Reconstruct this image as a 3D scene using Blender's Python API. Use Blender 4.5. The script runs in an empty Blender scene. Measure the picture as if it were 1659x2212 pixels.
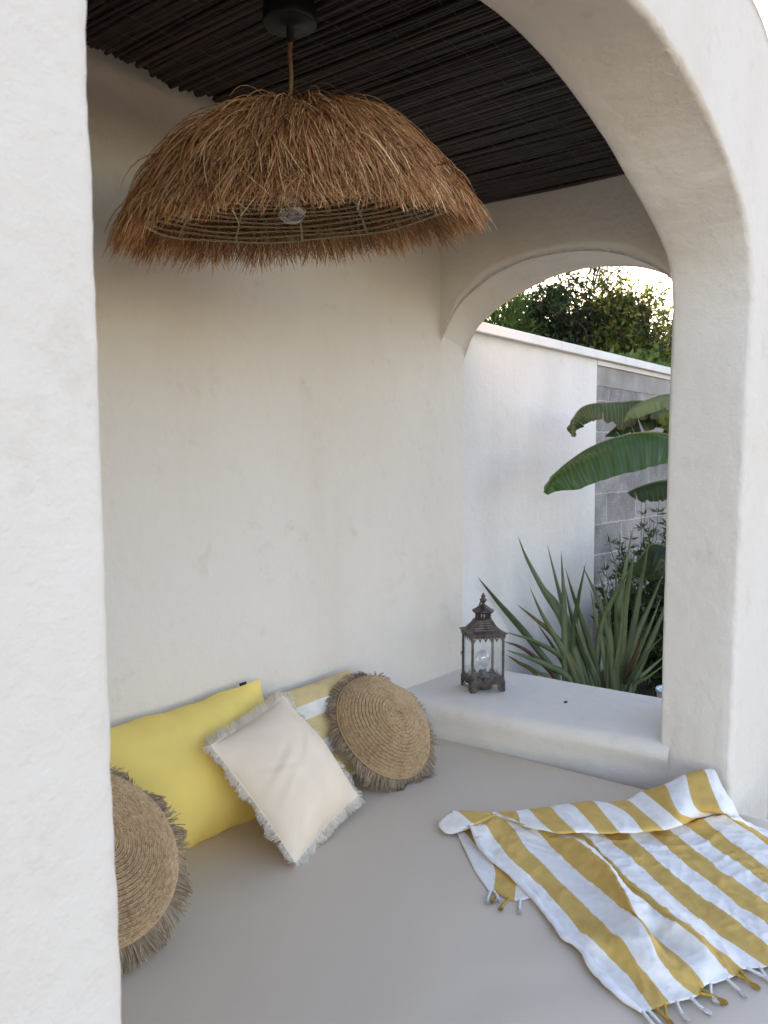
import bpy, bmesh, math, random
import numpy as np
from mathutils import Vector, Matrix, noise

# ---------------------------------------------------------------- camera, sky, sun, exposure
sc = bpy.context.scene
C = sc.collection
R = math.radians
cam_d = bpy.data.cameras.new('camera')
cam = bpy.data.objects.new('camera', cam_d)
C.objects.link(cam)
sc.camera = cam
YAW, PITCH = R(38.35), R(3.7)
cam.location = (0, 0, 1.62)
cam.rotation_euler = (R(90) - PITCH, 0, YAW - R(90))
cam_d.sensor_fit = 'VERTICAL'
cam_d.sensor_height = 36
cam_d.lens = 1796 / 2212 * 36
cam_d.clip_start = .02
cam_d.clip_end = 3000
cam_d.dof.use_dof = True
cam_d.dof.focus_distance = 2.7
cam_d.dof.aperture_fstop = 7.0

SUN_AZ, SUN_EL = R(30), R(13)          # azimuth counted from +X towards +Y
w = bpy.data.worlds.new('World')
sc.world = w
w.use_nodes = True
nt = w.node_tree
sky = nt.nodes.new('ShaderNodeTexSky')
sky.sky_type = 'NISHITA'
sky.sun_disc = False
sky.sun_elevation = SUN_EL
sky.sun_rotation = R(90) - SUN_AZ
sky.air_density = 1.0
sky.dust_density = .3
bg = nt.nodes['Background']
bg.inputs['Strength'].default_value = .13
nt.links.new(sky.outputs[0], bg.inputs[0])
sun_d = bpy.data.lights.new('sun', 'SUN')
sun_d.energy = 5.0
sun_d.angle = R(.5)
sun_d.color = (1, .86, .66)
sun = bpy.data.objects.new('sun', sun_d)
C.objects.link(sun)
sd = Vector((math.cos(SUN_AZ) * math.cos(SUN_EL), math.sin(SUN_AZ) * math.cos(SUN_EL), math.sin(SUN_EL)))
sun.rotation_euler = sd.to_track_quat('Z', 'Y').to_euler()
vs = sc.view_settings
vs.view_transform = 'Standard'
vs.look = 'None'
vs.exposure = 2.48
vs.use_white_balance = True
vs.white_balance_temperature = 7150
vs.white_balance_tint = 27
vs.gamma = 1
sc.cycles.use_denoising = True
sc.cycles.diffuse_bounces = 8
sc.cycles.transparent_max_bounces = 16
sc.cycles.max_bounces = 14
sc.cycles.caustics_reflective = False
sc.cycles.caustics_refractive = False

# ---------------------------------------------------------------- helpers
rnd = random.Random(7)
rng = np.random.RandomState(11)

def mat(name, col, rough=.8, var=.0, scale=4, bump=0, bscale=80, spec=.3, metal=0, col2=None, detail=6, dist=.004):
    m = bpy.data.materials.new(name)
    m.use_nodes = True
    n, l = m.node_tree.nodes, m.node_tree.links
    p = n['Principled BSDF']
    p.inputs['Roughness'].default_value = rough
    p.inputs['Metallic'].default_value = metal
    p.inputs['Specular IOR Level'].default_value = spec
    p.inputs['Base Color'].default_value = (*col, 1)
    tc = n.new('ShaderNodeTexCoord')
    if var or col2:
        t = n.new('ShaderNodeTexNoise')
        t.inputs['Scale'].default_value = scale
        t.inputs['Detail'].default_value = detail
        r = n.new('ShaderNodeValToRGB')
        r.color_ramp.elements[0].position = .35
        r.color_ramp.elements[1].position = .68
        c2 = col2 or tuple(c * (1 - var) for c in col)
        r.color_ramp.elements[0].color = (*c2, 1)
        r.color_ramp.elements[1].color = (*col, 1)
        l.new(tc.outputs['Object'], t.inputs['Vector'])
        l.new(t.outputs['Fac'], r.inputs[0])
        l.new(r.outputs[0], p.inputs['Base Color'])
    if bump:
        t = n.new('ShaderNodeTexNoise')
        t.inputs['Scale'].default_value = bscale
        t.inputs['Detail'].default_value = 5
        b = n.new('ShaderNodeBump')
        b.inputs['Strength'].default_value = bump
        b.inputs['Distance'].default_value = dist
        l.new(tc.outputs['Object'], t.inputs['Vector'])
        l.new(t.outputs['Fac'], b.inputs['Height'])
        l.new(b.outputs[0], p.inputs['Normal'])
    return m

def strand_mat(name, stops, rough=.7, spec=.25, translucent=0):
    """colour picked per strand / leaf from the mesh attribute 'rnd'"""
    m = bpy.data.materials.new(name)
    m.use_nodes = True
    n, l = m.node_tree.nodes, m.node_tree.links
    p = n['Principled BSDF']
    p.inputs['Roughness'].default_value = rough
    p.inputs['Specular IOR Level'].default_value = spec
    a = n.new('ShaderNodeAttribute')
    a.attribute_name = 'rnd'
    r = n.new('ShaderNodeValToRGB')
    e = r.color_ramp.elements
    while len(e) < len(stops):
        e.new(.5)
    for k, (pos, c) in enumerate(stops):
        e[k].position = pos
        e[k].color = (*c, 1)
    l.new(a.outputs['Fac'], r.inputs[0])
    l.new(r.outputs[0], p.inputs['Base Color'])
    if translucent:
        t = n.new('ShaderNodeBsdfTranslucent')
        g = n.new('ShaderNodeMixRGB')
        g.blend_type = 'MULTIPLY'
        g.inputs[0].default_value = 1
        g.inputs[2].default_value = (1.9, 2.0, .85, 1)
        l.new(r.outputs[0], g.inputs[1])
        l.new(g.outputs[0], t.inputs[0])
        mx = n.new('ShaderNodeMixShader')
        mx.inputs[0].default_value = translucent
        l.new(p.outputs[0], mx.inputs[1])
        l.new(t.outputs[0], mx.inputs[2])
        l.new(mx.outputs[0], n['Material Output'].inputs[0])
    return m

def link(name, me, m, parent=None, smooth=True):
    if m is not None:
        me.materials.append(m)
    if smooth:
        me.polygons.foreach_set('use_smooth', [True] * len(me.polygons))
    o = bpy.data.objects.new(name, me)
    C.objects.link(o)
    if parent is not None:
        o.parent = parent
    return o

def mesh(name, V, F, m, parent=None, smooth=True, rndv=None):
    me = bpy.data.meshes.new(name)
    V = np.asarray(V, dtype=np.float32)
    if isinstance(F, np.ndarray):
        k = F.shape[1]
        me.vertices.add(len(V))
        me.vertices.foreach_set('co', V.ravel())
        me.loops.add(F.size)
        me.loops.foreach_set('vertex_index', F.ravel().astype(np.int32))
        me.polygons.add(len(F))
        me.polygons.foreach_set('loop_start', np.arange(0, F.size, k, dtype=np.int32))
        me.update(calc_edges=True)
    else:
        me.from_pydata([tuple(map(float, v)) for v in V], [], F)
        me.update()
    if rndv is not None:
        a = me.attributes.new('rnd', 'FLOAT', 'POINT')
        a.data.foreach_set('value', np.asarray(rndv, dtype=np.float32))
    return link(name, me, m, parent, smooth)

def thing(name, label, cat, loc=(0, 0, 0), group=None, rot=None):
    o = bpy.data.objects.new(name, None)
    o.empty_display_size = .05
    C.objects.link(o)
    if rot is not None:
        o.matrix_world = Matrix.Translation(loc) @ rot.to_4x4()
    else:
        o.location = loc
    return tag(o, label, cat, group)

def tag(o, label=None, cat=None, group=None, kind=None):
    if label: o['label'] = label
    if cat: o['category'] = cat
    if group: o['group'] = group
    if kind: o['kind'] = kind
    return o

def bmobj(name, bm, m, parent=None, smooth=False, bevel=0):
    if bevel:
        bmesh.ops.bevel(bm, geom=list(bm.edges), offset=bevel, segments=2, affect='EDGES', profile=.5)
    bmesh.ops.recalc_face_normals(bm, faces=bm.faces)
    me = bpy.data.meshes.new(name)
    bm.to_mesh(me)
    bm.free()
    return link(name, me, m, parent, smooth)

def box(bm, x0, x1, y0, y1, z0, z1):
    v = [bm.verts.new((x, y, z)) for x in (x0, x1) for y in (y0, y1) for z in (z0, z1)]
    for f in ((0, 1, 3, 2), (4, 6, 7, 5), (0, 4, 5, 1), (2, 3, 7, 6), (0, 2, 6, 4), (1, 5, 7, 3)):
        bm.faces.new([v[i] for i in f])

def lathe(prof, n=32, z0=0):
    V, F = [], []
    for r, z in prof:
        for k in range(n):
            a = 2 * math.pi * k / n
            V.append((r * math.cos(a), r * math.sin(a), z + z0))
    for i in range(len(prof) - 1):
        for k in range(n):
            k2 = (k + 1) % n
            F.append((i * n + k, i * n + k2, (i + 1) * n + k2, (i + 1) * n + k))
    F.append(tuple(range(n))[::-1])
    F.append(tuple((len(prof) - 1) * n + k for k in range(n)))
    return V, F

def tubes(P, rad, sides=3, taper=None):
    """P: (S,n,3) strand paths, rad: (S,) radii -> verts, quad faces"""
    P = np.asarray(P, dtype=float)
    S, n, _ = P.shape
    T = np.gradient(P, axis=1)
    T /= np.linalg.norm(T, axis=2, keepdims=True) + 1e-9
    ref = np.where(np.abs(T[:, :, 2:3]) > .9, np.array([1., 0, 0]), np.array([0, 0, 1.]))
    A = np.cross(T, ref)
    A /= np.linalg.norm(A, axis=2, keepdims=True) + 1e-9
    B = np.cross(T, A)
    tp = np.ones(n) if taper is None else np.asarray(taper)
    r = np.asarray(rad)[:, None, None] * tp[None, :, None]
    V = np.empty((S, n, sides, 3))
    for k in range(sides):
        a = 2 * math.pi * k / sides
        V[:, :, k] = P + r * (math.cos(a) * A + math.sin(a) * B)
    idx = np.arange(S * n * sides).reshape(S, n, sides)
    q = []
    for k in range(sides):
        k2 = (k + 1) % sides
        q.append(np.stack([idx[:, :-1, k], idx[:, :-1, k2], idx[:, 1:, k2], idx[:, 1:, k]], axis=-1).reshape(-1, 4))
    return V.reshape(-1, 3), np.concatenate(q)

def tube(path, r, sides=8):
    return tubes(np.array([path]), [r], sides)

def cat_rom(P, k):
    """Catmull-Rom along axis 0, k points per span"""
    P = np.asarray(P, dtype=float)
    Q = np.concatenate([2 * P[:1] - P[1:2], P, 2 * P[-1:] - P[-2:-1]])
    out = []
    for i in range(1, len(Q) - 2):
        for j in range(k):
            t = j / k
            a, b, c, d = Q[i - 1], Q[i], Q[i + 1], Q[i + 2]
            out.append(.5 * (2 * b + (c - a) * t + (2 * a - 5 * b + 4 * c - d) * t * t + (3 * b - a - 3 * c + d) * t ** 3))
    out.append(P[-1])
    return np.array(out)

def resample(P, n):
    P = np.asarray(P, dtype=float)
    d = np.r_[0, np.cumsum(np.linalg.norm(np.diff(P, axis=0), axis=1))]
    t = np.linspace(0, d[-1], n)
    return np.stack([np.interp(t, d, P[:, k]) for k in range(P.shape[1])], axis=1)

def nz(p, s, off=0):
    return noise.noise(Vector((p[0] * s + off, p[1] * s + off * .7, p[2] * s - off)))

def grid_faces(nu, nv, flip=False):
    i = np.arange(nu * nv).reshape(nu, nv)
    f = np.stack([i[:-1, :-1], i[1:, :-1], i[1:, 1:], i[:-1, 1:]], axis=-1).reshape(-1, 4)
    return f[:, ::-1].copy() if flip else f

# ---------------------------------------------------------------- materials
def plaster_mat(name, col, col2, rust=.0):
    m = bpy.data.materials.new(name)
    m.use_nodes = True
    n, l = m.node_tree.nodes, m.node_tree.links
    p = n['Principled BSDF']
    p.inputs['Roughness'].default_value = .85
    p.inputs['Specular IOR Level'].default_value = .25
    tc = n.new('ShaderNodeTexCoord')
    def tex(scale, det, vec=None, rough=.55):
        t = n.new('ShaderNodeTexNoise')
        t.inputs['Scale'].default_value = scale
        t.inputs['Detail'].default_value = det
        t.inputs['Roughness'].default_value = rough
        l.new(vec or tc.outputs['Object'], t.inputs['Vector'])
        return t
    mp = n.new('ShaderNodeMapping')
    mp.inputs['Scale'].default_value = (1, 1, .35)
    l.new(tc.outputs['Object'], mp.inputs[0])
    a = tex(1.9, 7, mp.outputs[0])
    ra = n.new('ShaderNodeValToRGB')
    ra.color_ramp.elements[0].position = .30
    ra.color_ramp.elements[1].position = .58
    ra.color_ramp.elements[0].color = (*col2, 1)
    ra.color_ramp.elements[1].color = (*col, 1)
    l.new(a.outputs['Fac'], ra.inputs[0])
    # small rubbed marks and sandy specks
    b = tex(9, 8, None, .7)
    rb = n.new('ShaderNodeValToRGB')
    rb.color_ramp.elements[0].position = .28
    rb.color_ramp.elements[1].position = .42
    rb.color_ramp.elements[0].color = (col[0] * .86, col[1] * .8, col[2] * .72, 1)
    rb.color_ramp.elements[1].color = (1, 1, 1, 1)
    l.new(b.outputs['Fac'], rb.inputs[0])
    mx = n.new('ShaderNodeMixRGB')
    mx.blend_type = 'MULTIPLY'
    mx.inputs[0].default_value = .22 + rust
    l.new(ra.outputs[0], mx.inputs[1])
    l.new(rb.outputs[0], mx.inputs[2])
    l.new(mx.outputs[0], p.inputs['Base Color'])
    c = tex(14, 6, None, .6)
    d = tex(160, 4)
    ad = n.new('ShaderNodeMath')
    ad.operation = 'MULTIPLY_ADD'
    ad.inputs[1].default_value = .16
    l.new(d.outputs['Fac'], ad.inputs[0])
    l.new(c.outputs['Fac'], ad.inputs[2])
    bp = n.new('ShaderNodeBump')
    bp.inputs['Strength'].default_value = .7
    bp.inputs['Distance'].default_value = .010
    l.new(ad.outputs[0], bp.inputs['Height'])
    l.new(bp.outputs[0], p.inputs['Normal'])
    return m

M_PLASTER = plaster_mat('lime_plaster', (.70, .66, .60), (.655, .602, .53))
M_GARDEN = plaster_mat('garden_render', (.70, .70, .69), (.62, .61, .59))
M_REED = strand_mat('dark_reed', [(0, (.018, .012, .011)), (.6, (.042, .028, .026)), (.93, (.072, .047, .042)), (1, (.13, .08, .05))], rough=.55)
M_WIRE = mat('binding_wire', (.12, .105, .10), .5, metal=.3)
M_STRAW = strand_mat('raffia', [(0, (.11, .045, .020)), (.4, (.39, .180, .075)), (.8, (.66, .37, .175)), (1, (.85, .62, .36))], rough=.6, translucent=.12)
M_JUTE = strand_mat('braided_jute', [(0, (.23, .145, .08)), (.5, (.46, .31, .175)), (1, (.60, .45, .28))], rough=.8)
M_JUTE_FR = strand_mat('jute_yarn', [(0, (.20, .14, .09)), (.5, (.37, .27, .18)), (1, (.48, .37, .26))], rough=.85)
M_JUTE_IN = mat('jute_ground', (.14, .095, .06), .9, .3, 60)
M_YELLOW = mat('yellow_cotton', (.88, .665, .185), .85, .07, 7, .12, 420, .2)
M_CREAM = mat('cream_velvet', (.83, .70, .55), .8, .10, 6, .14, 300, .2)
M_COTTON = strand_mat('cotton_yarn', [(0, (.64, .56, .46)), (1, (.85, .79, .70))], rough=.85)
M_BLACK = mat('black_metal', (.012, .013, .015), .45, .2, 20)
M_CORD = mat('jute_cord', (.22, .14, .075), .9, .3, 90, .4, 300)
M_BRONZE = mat('antique_bronze', (.15, .122, .108), .5, col2=(.06, .051, .047), scale=45, bump=.25, bscale=120, metal=.55, dist=.002)
M_MATT = mat('taupe_vinyl', (.60, .51, .405), .5, .05, 2.2, .05, 700, .35, dist=.001)
M_CONC = mat('white_coping', (.74, .75, .75), .7, .12, 5, .2, 60)
M_SOIL = mat('soil', (.06, .042, .028), .95, .4, 9, .8, 30, dist=.03)
M_PAVE = mat('pale_paving', (.30, .24, .17), .8, .12, 2, .2, 50)
M_STONE = mat('dark_stone', (.05, .05, .055), .7, .3, 60)

def glass_mat(name, tint=(.985, .99, .99), base=.06, edge=.8):
    m = bpy.data.materials.new(name)
    m.use_nodes = True
    n, l = m.node_tree.nodes, m.node_tree.links
    n.remove(n['Principled BSDF'])
    t = n.new('ShaderNodeBsdfTransparent')
    t.inputs[0].default_value = (*tint, 1)
    g = n.new('ShaderNodeBsdfGlossy')
    g.inputs['Roughness'].default_value = .03
    lw = n.new('ShaderNodeLayerWeight')
    lw.inputs[0].default_value = .5
    pw = n.new('ShaderNodeMath')
    pw.operation = 'POWER'
    pw.inputs[1].default_value = 5
    l.new(lw.outputs['Facing'], pw.inputs[0])
    f = n.new('ShaderNodeMath')
    f.operation = 'MULTIPLY_ADD'
    f.inputs[1].default_value = edge
    f.inputs[2].default_value = base
    l.new(pw.outputs[0], f.inputs[0])
    mx = n.new('ShaderNodeMixShader')
    l.new(f.outputs[0], mx.inputs[0])
    l.new(t.outputs[0], mx.inputs[1])
    l.new(g.outputs[0], mx.inputs[2])
    l.new(mx.outputs[0], n['Material Output'].inputs[0])
    return m
M_GLASS = glass_mat('clear_glass')
M_BULB = glass_mat('bulb_glass', (.97, .975, .98), .17, .9)

def block_mat():
    m = bpy.data.materials.new('concrete_block')
    m.use_nodes = True
    n, l = m.node_tree.nodes, m.node_tree.links
    p = n['Principled BSDF']
    p.inputs['Roughness'].default_value = .92
    tc = n.new('ShaderNodeTexCoord')
    mp = n.new('ShaderNodeMapping')
    mp.inputs['Rotation'].default_value = (R(-90), 0, 0)
    l.new(tc.outputs['Object'], mp.inputs[0])
    br = n.new('ShaderNodeTexBrick')
    br.inputs['Scale'].default_value = 1
    br.inputs['Brick Width'].default_value = .50
    br.inputs['Row Height'].default_value = .20
    br.inputs['Mortar Size'].default_value = .006
    br.inputs['Mortar Smooth'].default_value = .4
    br.inputs['Color1'].default_value = (.34, .335, .33, 1)
    br.inputs['Color2'].default_value = (.235, .23, .23, 1)
    br.inputs['Mortar'].default_value = (.47, .465, .46, 1)
    wn = n.new('ShaderNodeTexNoise')
    wn.inputs['Scale'].default_value = 14
    wn.inputs['Detail'].default_value = 4
    l.new(tc.outputs['Object'], wn.inputs[0])
    wa = n.new('ShaderNodeVectorMath')
    wa.operation = 'MULTIPLY_ADD'
    wa.inputs[1].default_value = (.022, .022, .022)
    l.new(wn.outputs['Color'], wa.inputs[0])
    l.new(mp.outputs[0], wa.inputs[2])
    l.new(wa.outputs[0], br.inputs[0])
    t = n.new('ShaderNodeTexNoise')
    t.inputs['Scale'].default_value = 130
    t.inputs['Detail'].default_value = 3
    l.new(tc.outputs['Object'], t.inputs[0])
    t2 = n.new('ShaderNodeTexNoise')
    t2.inputs['Scale'].default_value = 5
    t2.inputs['Detail'].default_value = 8
    l.new(tc.outputs['Object'], t2.inputs[0])
    r = n.new('ShaderNodeValToRGB')
    r.color_ramp.elements[0].color = (.45, .45, .45, 1)
    r.color_ramp.elements[0].position = .3
    r.color_ramp.elements[1].color = (1.15, 1.15, 1.15, 1)
    r.color_ramp.elements[1].position = .65
    l.new(t.outputs['Fac'], r.inputs[0])
    r2 = n.new('ShaderNodeValToRGB')
    r2.color_ramp.elements[0].color = (.65, .65, .66, 1)
    r2.color_ramp.elements[0].position = .35
    r2.color_ramp.elements[1].color = (1.1, 1.1, 1.1, 1)
    r2.color_ramp.elements[1].position = .62
    l.new(t2.outputs['Fac'], r2.inputs[0])
    x = n.new('ShaderNodeMixRGB')
    x.blend_type = 'MULTIPLY'
    x.inputs[0].default_value = .8
    l.new(br.outputs[0], x.inputs[1])
    l.new(r.outputs[0], x.inputs[2])
    y = n.new('ShaderNodeMixRGB')
    y.blend_type = 'MULTIPLY'
    y.inputs[0].default_value = 1
    l.new(x.outputs[0], y.inputs[1])
    l.new(r2.outputs[0], y.inputs[2])
    l.new(y.outputs[0], p.inputs['Base Color'])
    ad = n.new('ShaderNodeMath')
    ad.operation = 'MULTIPLY_ADD'
    ad.inputs[1].default_value = .5
    l.new(t.outputs['Fac'], ad.inputs[0])
    l.new(br.outputs['Fac'], ad.inputs[2])
    b = n.new('ShaderNodeBump')
    b.inputs['Strength'].default_value = .7
    b.inputs['Distance'].default_value = .006
    l.new(ad.outputs[0], b.inputs['Height'])
    l.new(b.outputs[0], p.inputs['Normal'])
    return m
M_BLOCK = block_mat()

def stripe_mat(name, cols, vec='uv', bump_scale=(900, 900), sheen=0):
    """bands along UV.x: floor(u) even -> first colour, odd -> second; woven bump"""
    m = bpy.data.materials.new(name)
    m.use_nodes = True
    n, l = m.node_tree.nodes, m.node_tree.links
    p = n['Principled BSDF']
    p.inputs['Roughness'].default_value = .85
    p.inputs['Specular IOR Level'].default_value = .2
    u = n.new('ShaderNodeUVMap')
    s = n.new('ShaderNodeSeparateXYZ')
    l.new(u.outputs[0], s.inputs[0])
    md = n.new('ShaderNodeMath')
    md.operation = 'PINGPONG'
    md.inputs[1].default_value = 1
    sh = n.new('ShaderNodeMath')
    sh.operation = 'ADD'
    sh.inputs[1].default_value = 1.5
    l.new(s.outputs[0], sh.inputs[0])
    l.new(sh.outputs[0], md.inputs[0])
    g = n.new('ShaderNodeMapRange')
    g.inputs[1].default_value = .485
    g.inputs[2].default_value = .515
    l.new(md.outputs[0], g.inputs[0])
    mx = n.new('ShaderNodeMixRGB')
    mx.inputs[1].default_value = (*cols[0], 1)
    mx.inputs[2].default_value = (*cols[1], 1)
    l.new(g.outputs[0], mx.inputs[0])
    tc = n.new('ShaderNodeTexCoord')
    t = n.new('ShaderNodeTexNoise')
    t.inputs['Scale'].default_value = 22
    t.inputs['Detail'].default_value = 8
    l.new(tc.outputs['Object'], t.inputs[0])
    r = n.new('ShaderNodeValToRGB')
    r.color_ramp.elements[0].position = .3
    r.color_ramp.elements[0].color = (.87, .86, .84, 1)
    r.color_ramp.elements[1].position = .6
    r.color_ramp.elements[1].color = (1, 1, 1, 1)
    l.new(t.outputs['Fac'], r.inputs[0])
    x = n.new('ShaderNodeMixRGB')
    x.blend_type = 'MULTIPLY'
    x.inputs[0].default_value = 1
    l.new(mx.outputs[0], x.inputs[1])
    l.new(r.outputs[0], x.inputs[2])
    l.new(x.outputs[0], p.inputs['Base Color'])
    w1 = n.new('ShaderNodeTexChecker')
    mp = n.new('ShaderNodeMapping')
    mp.inputs['Scale'].default_value = (bump_scale[0], bump_scale[1], 1)
    l.new(u.outputs[0], mp.inputs[0])
    l.new(mp.outputs[0], w1.inputs['Vector'])
    w1.inputs['Scale'].default_value = 1
    b = n.new('ShaderNodeBump')
    b.inputs['Strength'].default_value = .25
    b.inputs['Distance'].default_value = .0015
    l.new(w1.outputs['Fac'], b.inputs['Height'])
    t3 = n.new('ShaderNodeTexNoise')
    t3.inputs['Scale'].default_value = 55
    t3.inputs['Detail'].default_value = 6
    l.new(tc.outputs['Object'], t3.inputs[0])
    b2 = n.new('ShaderNodeBump')
    b2.inputs['Strength'].default_value = .6
    b2.inputs['Distance'].default_value = .004
    l.new(t3.outputs['Fac'], b2.inputs['Height'])
    l.new(b.outputs[0], b2.inputs['Normal'])
    l.new(b2.outputs[0], p.inputs['Normal'])
    return m

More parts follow.
